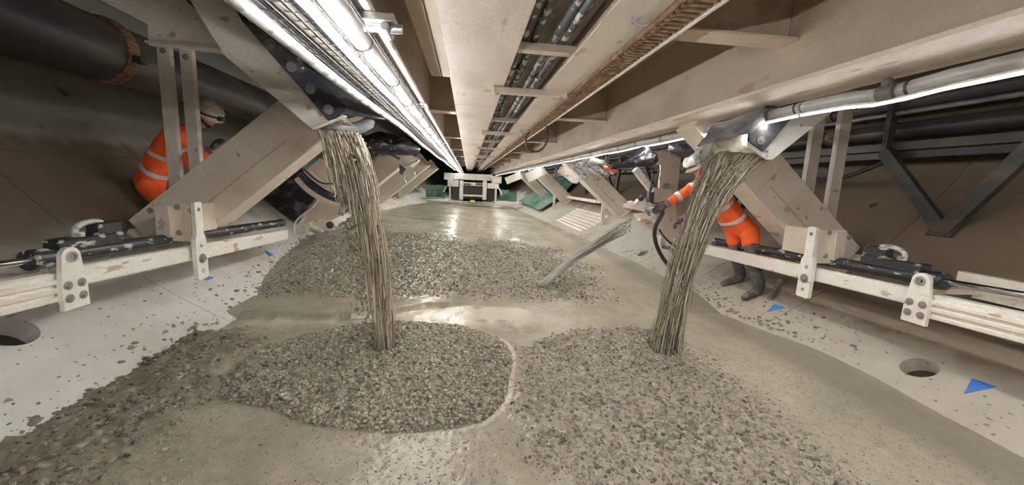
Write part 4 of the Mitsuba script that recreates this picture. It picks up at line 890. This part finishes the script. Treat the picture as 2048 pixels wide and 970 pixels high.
# the worker on the right, reaching left behind the falling concrete
RH = dict(hip=[(3.709, 4.92, 1.147)][0], chest=[(3.313, 4.95, 1.538)][0], neck=[(3.088, 4.95, 1.794)][0], head=[(3.013, 4.98, 1.923)][0],
          shoulder_a=[(2.973, 4.76, 1.699)][0], elbow_a=[(2.745, 4.74, 1.576)][0], wrist_a=[(2.539, 4.8, 1.406)][0],
          shoulder_b=[(3.384, 5.2, 1.699)][0], elbow_b=[(3.331, 5.3, 1.289)][0], wrist_b=[(3.083, 5.35, 1.168)][0],
          hip_a=[(3.743, 4.8, 1.095)][0], hip_b=[(3.712, 5.05, 1.062)][0])
RH = {k: V(*v) for k, v in RH.items()}
FT = [V(*p) for p in [(3.841, 4.601, 0.256), (3.924, 5.092, 0.304), (3.689, 4.649, 0.171), (3.772, 5.215, 0.216)]]
for s, a, t in (('a', FT[0], FT[2]), ('b', FT[1], FT[3])):
    RH['ankle_' + s] = a + V(0, 0, 0.115); RH['toe_' + s] = t + V(0, 0, 0.045)
    RH['knee_' + s] = (RH['hip_' + s] + RH['ankle_' + s]) / 2 + V(-0.06, -0.05, 0.02)
RH['head_frame'] = frame3(V(-0.75, 0.1, -0.55), V(-0.55, 0.0, 0.83)); RH['orange_thigh'] = 0.42; RH['thigh_band'] = 0.30
person('person in orange jacket and dark trousers reaching out behind the right concrete stream', RH, ((V(-0.75, 0.15, -0.5), V(-0.3, 0.5, -0.6), 0.9, -1), (V(-0.7, -0.2, -0.4), V(0, -0.4, -0.8), 0.9, 1)))
k = thing('slurry_hose', 'grey hose with nozzle held by the worker behind the right stream', 'hose')
wa = RH['wrist_a']; hz = wa + V(-0.08, 0.02, -0.075)
part(k, 'nozzle', tube([hz, hz + V(-0.06, 0.25, 0.0), JA - (JA - hz) * 0.72], [0.03, 0.028, 0.02], 14), 'zinc')
part(k, 'hose', tube(spline([hz, hz + V(0.10, 0.10, -0.02), hz + V(0.25, 0.55, -0.30), (3.45, 6.0, lin_z(3.45) + 0.22), (3.85, 6.6, lin_z(3.85) + 0.03), (4.05, 7.6, lin_z(4.05) + 0.03)], 30), 0.03, 12), 'cable_black')
k = thing('steel_pin', 'short steel pin lying tilted on the right lining behind the boots of the worker', 'pin')
a, b = V(*[(3.838, 4.387, 0.254)][0]), V(*[(4.098, 4.541, 0.411)][0]); n_ = lin_n(3.9)
part(k, 'shaft', cyl(a + n_ * 0.03, b + n_ * 0.06, 0.025), 'zinc'); part(k, 'head', cyl(b + n_ * 0.055, b + n_ * 0.06 + unit(b - a) * 0.04, 0.036), 'zinc')

# ------------------------------------------------------------------ folded chutes and gear behind the streams
k = thing('curved_guard', 'cream curved guard with a black rubber band behind the left stream', 'guard')
def arcband(px, w, t, y):
    p = spline(px, 20); q = p + V(0, 0, 0); vs = []
    tg = np.gradient(p, axis=0); nn = np.stack([-tg[:, 2], 0 * tg[:, 0], tg[:, 0]], -1); nn /= np.linalg.norm(nn, axis=1, keepdims=True)
    poly = np.vstack([p + nn * w / 2, (p - nn * w / 2)[::-1]]); return slab_y(xz(poly), y, y + t)
part(k, 'outer_band', arcband([(-2.592, 6.3, 1.537), (-2.454, 6.3, 1.377), (-2.255, 6.3, 1.241), (-1.949, 6.3, 1.136), (-1.816, 6.3, 1.126)], 0.07, 0.10, 6.3), 'paint_cream')
part(k, 'rubber_band', arcband([(-2.568, 6.32, 1.613), (-2.423, 6.32, 1.461), (-2.223, 6.32, 1.325), (-1.953, 6.32, 1.228), (-1.782, 6.32, 1.219)], 0.085, 0.10, 6.34), 'black_rubber')
part(k, 'inner_band', arcband([(-2.488, 6.34, 1.662), (-2.334, 6.34, 1.518), (-2.155, 6.34, 1.404), (-1.942, 6.34, 1.32), (-1.786, 6.34, 1.31)], 0.07, 0.10, 6.36), 'paint_cream')
part(k, 'back_plate', slab_y(xz([(-2.521, 6.5, 1.665), (-2.307, 6.5, 1.858), (-2.101, 6.5, 1.761), (-2.052, 6.5, 1.334), (-2.246, 6.5, 1.428)]), 6.5, 6.52), 'paint_cream')
part(k, 'cable', tube(spline([(-2.464, 6.28, 1.676), (-2.367, 6.28, 1.576), (-2.205, 6.28, 1.478), (-2.037, 6.28, 1.485), (-1.948, 6.28, 1.534)], 20), 0.012, 8), 'cable_black')
k = thing('hinged_foot', 'cream triangular foot plate on the left lining below the curved guard', 'foot')
part(k, 'triangle_plate', slab_y(xz([(-2.571, 7, 1.19), (-2.814, 7, 0.755), (-2.749, 7, 0.757), (-2.233, 7, 1.048), (-2.313, 7, 1.097)]), 7.0, 7.03), 'paint_cream')
part(k, 'strap', tube(spline([(-2.503, 6.9, 1.197), (-2.719, 6.9, 0.954), (-2.905, 6.9, 0.678), (-2.892, 6.9, 0.602), (-2.795, 6.9, 0.63), (-2.661, 6.9, 0.787)], 24), 0.02, 8), 'paint_pale')
part(k, 'shoe', hull([*[(-2.575, 6.8, 0.792), (-2.372, 6.8, 0.672), (-2.194, 6.8, 0.693), (-2.16, 6.8, 0.762), (-2.445, 6.8, 0.871)], *[(-2.674, 7.2, 0.808), (-2.321, 7.2, 0.748), (-2.286, 7.2, 0.784)]]), 'paint_pale')
part(k, 'bolt', bolt([(-2.282, 6.78, 0.778)][0], (0, -1, 0), 0.04, 0.03), 'dark_steel')
part(k, 'beam', bar([(-2.553, 7.1, 0.857)][0], [(-1.876, 7.1, 1.193)][0], 0.2, 0.22), 'paint_cream')
solo('black_sheet', slab_y(xz([(-4.613, 7.8, 1.516), (-3.129, 7.8, 1.765), (-2.863, 7.8, 1.2), (-3.169, 7.8, 0.734), (-3.406, 7.8, 0.439), (-4.076, 7.8, 0.421), (-4.664, 7.8, 0.781)]), 7.8, 7.84), 'black_rubber', 'flat black sheet behind the left strut', 'curtain')  # flat dark sheet closing the gap behind the curved guard
k = thing('folded_chute', 'grey folded chute with a bright torn flap under the left light hose', 'chute')
part(k, 'channel', bar([(-2.144, 7.2, 1.786)][0], [(-1.548, 7.2, 2.284)][0], 0.25, 0.05), 'paint_pale')
part(k, 'plate', slab_y(xz([(-1.759, 8.4, 2.112), (-1.311, 8.4, 2.155), (-1.028, 8.4, 2.007), (-1.068, 8.4, 1.883), (-1.351, 8.4, 1.83), (-1.431, 8.4, 1.907)]), 8.4, 8.43), 'paint_cream')
part(k, 'flap', hull([*[(-1.275, 8.3, 1.87), (-1.016, 8.3, 2.002), (-0.995, 8.3, 1.963), (-1.135, 8.3, 1.816), (-1.255, 8.3, 1.831)], *[(-1.181, 8.2, 1.87), (-1.023, 8.2, 1.957)]]), 'paint_white', label='bright torn flap')
part(k, 'plate', slab_y(xz([(-1.5, 8.8, 1.9), (-1.352, 8.8, 1.801), (-1.437, 8.8, 1.669), (-1.479, 8.8, 1.688)]), 8.8, 8.83), 'dark_steel')
part(k, 'tape', tube(spline([(-1.285, 8.3, 1.668), (-1.305, 8.3, 1.586), (-1.265, 8.3, 1.517)], 8), 0.012, 6), 'paint_white'); part(k, 'tape', tube(spline([(-1.115, 8.3, 1.736), (-1.084, 8.3, 1.677), (-1.104, 8.3, 1.615)], 8), 0.012, 6), 'paint_white')
k = thing('black_bundle', 'black plastic wrapped bundle under the left cable tray', 'bundle')
part(k, 'wrap', soften(blob(list(zip([V(*p) for p in [(-1.767, 6.6, 2.077), (-1.42, 6.6, 2.157), (-1.108, 6.6, 2.111), (-0.872, 6.6, 2.06)]], (0.10, 0.16, 0.15, 0.08)))), 0.05, 4, 0.06, 2), 'black_plastic', True)
part(k, 'cable', tube(spline([(-1.438, 6.5, 2.008), (-1.246, 6.5, 1.971), (-1.092, 6.5, 1.901)], 10), 0.02, 8), 'cable_black')
# right: the hydraulic arm, bundles
k = thing('hydraulic_clamp', 'cream bracket with white clamp and black hoses behind the right stream', 'clamp')
part(k, 'bracket_plate', slab_y(xz([(2.989, 6.4, 2.057), (3.113, 6.4, 2.228), (3.27, 6.4, 2.252), (3.463, 6.4, 2.113), (3.526, 6.4, 2.032), (3.529, 6.4, 1.679), (3.542, 6.4, 1.561), (3.238, 6.4, 1.532), (3.225, 6.4, 2.002)]), 6.4, 6.46), 'paint_cream')
part(k, 'pin', cyl([(3.335, 6.35, 1.647)][0], [(3.414, 6.5, 1.648)][0], 0.055), 'dark_steel')
part(k, 'diagonal', bar([(2.731, 6.3, 1.91)][0], [(3.14, 6.3, 1.481)][0], 0.10, 0.10, (0, 1, 0)), 'paint_pale')
part(k, 'lower_plate', slab_y(xz([(2.993, 6.2, 1.414), (3.059, 6.2, 1.621), (3.365, 6.2, 1.609), (3.583, 6.2, 0.844), (3.519, 6.2, 0.774), (3.319, 6.2, 0.803), (3.183, 6.2, 1.087), (3.048, 6.2, 1.208)]), 6.2, 6.26), 'paint_cream')
part(k, 'clamp', cat(slab_y(xz([(2.566, 6, 1.376), (2.614, 6, 1.394), (2.652, 6, 1.347), (2.727, 6, 1.429), (2.809, 6, 1.448), (2.904, 6, 1.34), (2.995, 6, 1.279), (2.984, 6, 1.214), (2.831, 6, 1.225), (2.592, 6, 1.265)]), 6.0, 6.12), slab_y(xz([(2.696, 5.95, 1.177), (2.943, 5.95, 1.217), (2.965, 5.95, 1.161), (2.885, 5.95, 1.119), (2.735, 5.95, 1.114)]), 5.95, 6.15)), 'paint_white', label='whitish splashed clamp')
part(k, 'beam', bar([(2.894, 6.3, 1.102)][0], [(3.369, 6.3, 0.825)][0], 0.12, 0.10), 'paint_cream')
part(k, 'foot_plate', slab_y(xz([(3.54, 6.3, 1.088), (3.696, 6.3, 0.833), (3.693, 6.3, 0.694), (3.578, 6.3, 0.743)]), 6.3, 6.36), 'paint_pale')
for px in ([(2.858, 6, 1.969), (2.898, 6, 1.737), (2.88, 6, 1.578), (2.879, 6, 1.419)], [(2.999, 6.05, 1.978), (2.991, 6.05, 1.725), (2.921, 6.05, 1.579), (2.883, 6.05, 1.449)], [(2.785, 5.8, 1.41), (2.967, 5.8, 1.385), (3.16, 5.8, 1.501), (3.256, 5.8, 1.597)], [(3.096, 6, 0.957), (3.252, 6, 0.78), (3.419, 6, 0.684), (3.542, 6, 0.671)]):
    part(k, 'hose', tube(spline(px, 16), 0.014, 8), 'cable_black')
part(k, 'coupling', cat(box(*np.sort([p[0] for p in [(2.806, 5.9, 1.515), (2.888, 5.9, 1.518)]]), 5.85, 5.95, *np.sort([p[2] for p in [(2.803, 5.9, 1.546), (2.818, 5.9, 1.39)]])), ball([(2.697, 5.9, 1.448)][0], 0.05)), 'cable_black')
def bundle(name, pts, rs, m, label, seed):
    solo(name, soften(blob(list(zip([V(*p) for p in pts], rs))), 0.045, 4, 0.09, seed), m, label, 'bundle', smooth=True)
bundle('black_bundle', [(2.08, 5.6, 1.917), (2.34, 5.6, 1.987), (2.643, 5.6, 2.03), (2.56, 5.6, 2.098)], (0.06, 0.10, 0.11, 0.10), 'black_plastic', 'black plastic wrapped bundle under the right light hose, left of the cream bracket', 5)
bundle('black_bundle', [(2.658, 5, 2.114), (2.871, 5, 2.086), (3.055, 5, 2.03), (3.007, 5, 2.132)], (0.05, 0.08, 0.045, 0.08), 'crusted_black', 'black splashed rubber bundle between the cream bracket and the right chute', 6)
solo('red_cloth', soften(blob(list(zip([V(*p) for p in [(2.464, 7, 1.937), (2.578, 7, 1.924), (2.674, 7, 1.91)]], (0.04, 0.05, 0.04)))), 0.03, 3, 0.05, 8), 'red_cloth', 'red cloth strip beside the black bundle under the right light hose', 'cloth', smooth=True)
k = thing('white_bundle', 'whitish tangle of wrapped sheets under the right light hose above the far strut', 'bundle')
for i, px in enumerate(([(2.173, 8, 2.017), (2.379, 8, 1.802), (2.424, 8, 1.763)], [(2.248, 7.9, 2.036), (2.523, 7.9, 1.878), (2.687, 7.9, 1.814)], [(2.351, 7.9, 2.071), (2.621, 7.9, 1.983), (2.845, 7.9, 1.841)], [(2.402, 7.8, 2.099), (2.684, 7.8, 2.082), (2.91, 7.8, 1.893)])):
    part(k, 'sheet', soften(limb(*[(V(*p), 0.07 - 0.012 * j) for j, p in enumerate(px)]), 0.04, 4, 0.05, i), 'crusted_white', True)
k = thing('end_bracket', 'cream box bracket at the head of the far strut on the right', 'bracket')
part(k, 'channel', bar([(2.212, 9.5, 1.982)][0], [(2.669, 9.5, 1.711)][0], 0.3, 0.16), 'paint_cream')
part(k, 'side_plate', slab_y(xz([(2.264, 9.3, 1.955), (2.605, 9.3, 1.828), (2.629, 9.3, 1.662), (2.48, 9.3, 1.656), (2.299, 9.3, 1.791)]), 9.3, 9.33), 'paint_pale')
for y, q, lb in ((14.5, (1055, 352, 1085, 340), 'nearer'), (20.0, (1010, 360, 1040, 350), 'farther')):
    a, b = [(2.169, 14.5, 1.8), (2.771, 14.5, 2.156)] if y < 15 else [(1.895, 20, 1.679), (2.65, 20, 2.013)]
    solo('end_bracket', bar(a, b, 0.4, 0.35), 'paint_pale', f'pale bracket under the right light hose in the distance, {lb} one', 'bracket')

# ------------------------------------------------------------------ the paving machine at the far end
k = thing('paving_machine', 'white paving machine with a wide screed at the far end of the pour', 'machine')
YM = 25.0
def mb(name, px, y=YM, t=0.4, m='paint_white', **kw):
    x0, x1 = sorted((px[0][0], px[1][0])); z0, z1 = sorted((px[0][2], px[1][2])); part(k, name, box(x0, x1, y, y + t, z0, z1, 0.02), m, **kw)
mb('screed', [(-3.046, 25, 0.173), (3.529, 25, 0.216)], t=0.5, m='paint_pale')
mb('guide_rail', [(-2.863, 25, 0.492), (-1.132, 25, 0.462)]); mb('guide_rail', [(-2.862, 25, 0.274), (-1.128, 25, 0.242)]); mb('guide_rail', [(1.554, 25, 0.37), (3.458, 25, 0.342)]); mb('guide_rail', [(1.56, 25, 0.179), (3.467, 25, 0.15)])
mb('column', [(-0.562, 25, 1.608), (-0.317, 25, 0.398)]); mb('column', [(0.909, 25, 1.669), (1.168, 25, 0.452)])
mb('top_beam', [(-0.342, 25, 1.524), (0.92, 25, 1.294)], m='paint_pale'); mb('panel', [(-0.278, 25, 1.464), (0.163, 25, 1.326)], y=24.97, t=0.05, m='cable_grey'); mb('panel', [(0.442, 25, 1.494), (0.887, 25, 1.355)], y=24.97, t=0.05, m='cable_grey')
mb('cross_bar', [(-0.325, 25, 0.743), (0.94, 25, 0.633)]); mb('side_box', [(-1.307, 25, 1.638), (-0.616, 25, 1.201)]); mb('side_box', [(1.198, 25, 1.525), (1.941, 25, 1.177)])
mb('side_post', [(-1.206, 25, 1.178), (-1.097, 25, 0.275)]); mb('side_post', [(1.686, 25, 1.167), (1.815, 25, 0.22)])
mb('added_frame', [(-0.967, 26.5, 2.084), (1.601, 26.5, 1.667)], y=26.5, m='paint_pale'); mb('glare_box', [(-1.59, 26, 2.078), (-0.972, 26, 1.624)], y=26); mb('glare_box', [(1.527, 26, 1.989), (2.171, 26, 1.527)], y=26)  # white boxes paint lamp glare; frame added to fill the dark gap
mb('engine', [(-1.05, 25, 1.122), (-0.568, 25, 0.388)], y=25.5, m='cable_black'); mb('engine', [(1.244, 25, 1.087), (1.683, 25, 0.343)], y=25.5, m='cable_black'); mb('engine', [(-0.336, 25, 1.244), (0.946, 25, 0.444)], y=25.7, m='cable_black')
mb('base_plate', [(-0.973, 25, 0.311), (1.398, 25, 0.269)]); mb('vibrator', [(0.124, 25, 0.414), (0.444, 25, 0.235)], y=24.9, m='yellow_paint', label='yellow vibrator')
for a, b in (([(-1.351, 24.8, 1.236)][0], [(-1.53, 24.8, 0.859)][0]), ([(1.923, 24.8, 1.243)][0], [(2.13, 24.8, 0.812)][0])): part(k, 'stay', bar(a, b, 0.08, 0.08, (0, 1, 0)), 'paint_white')
for a in ([(-2.398, 25.2, 1.251), (-2.39, 25.2, 0.375)], [(-1.778, 25.2, 1.277), (-1.767, 25.2, 0.398)], [(2.345, 25.2, 1.125), (2.373, 25.2, 0.422)], [(2.868, 25.2, 1.018), (2.895, 25.2, 0.376)]):
    part(k, 'curtain', box(a[0][0] - 0.3, a[0][0] + 0.3, 25.6, 25.65, a[1][2], a[0][2]), 'green_cloth')
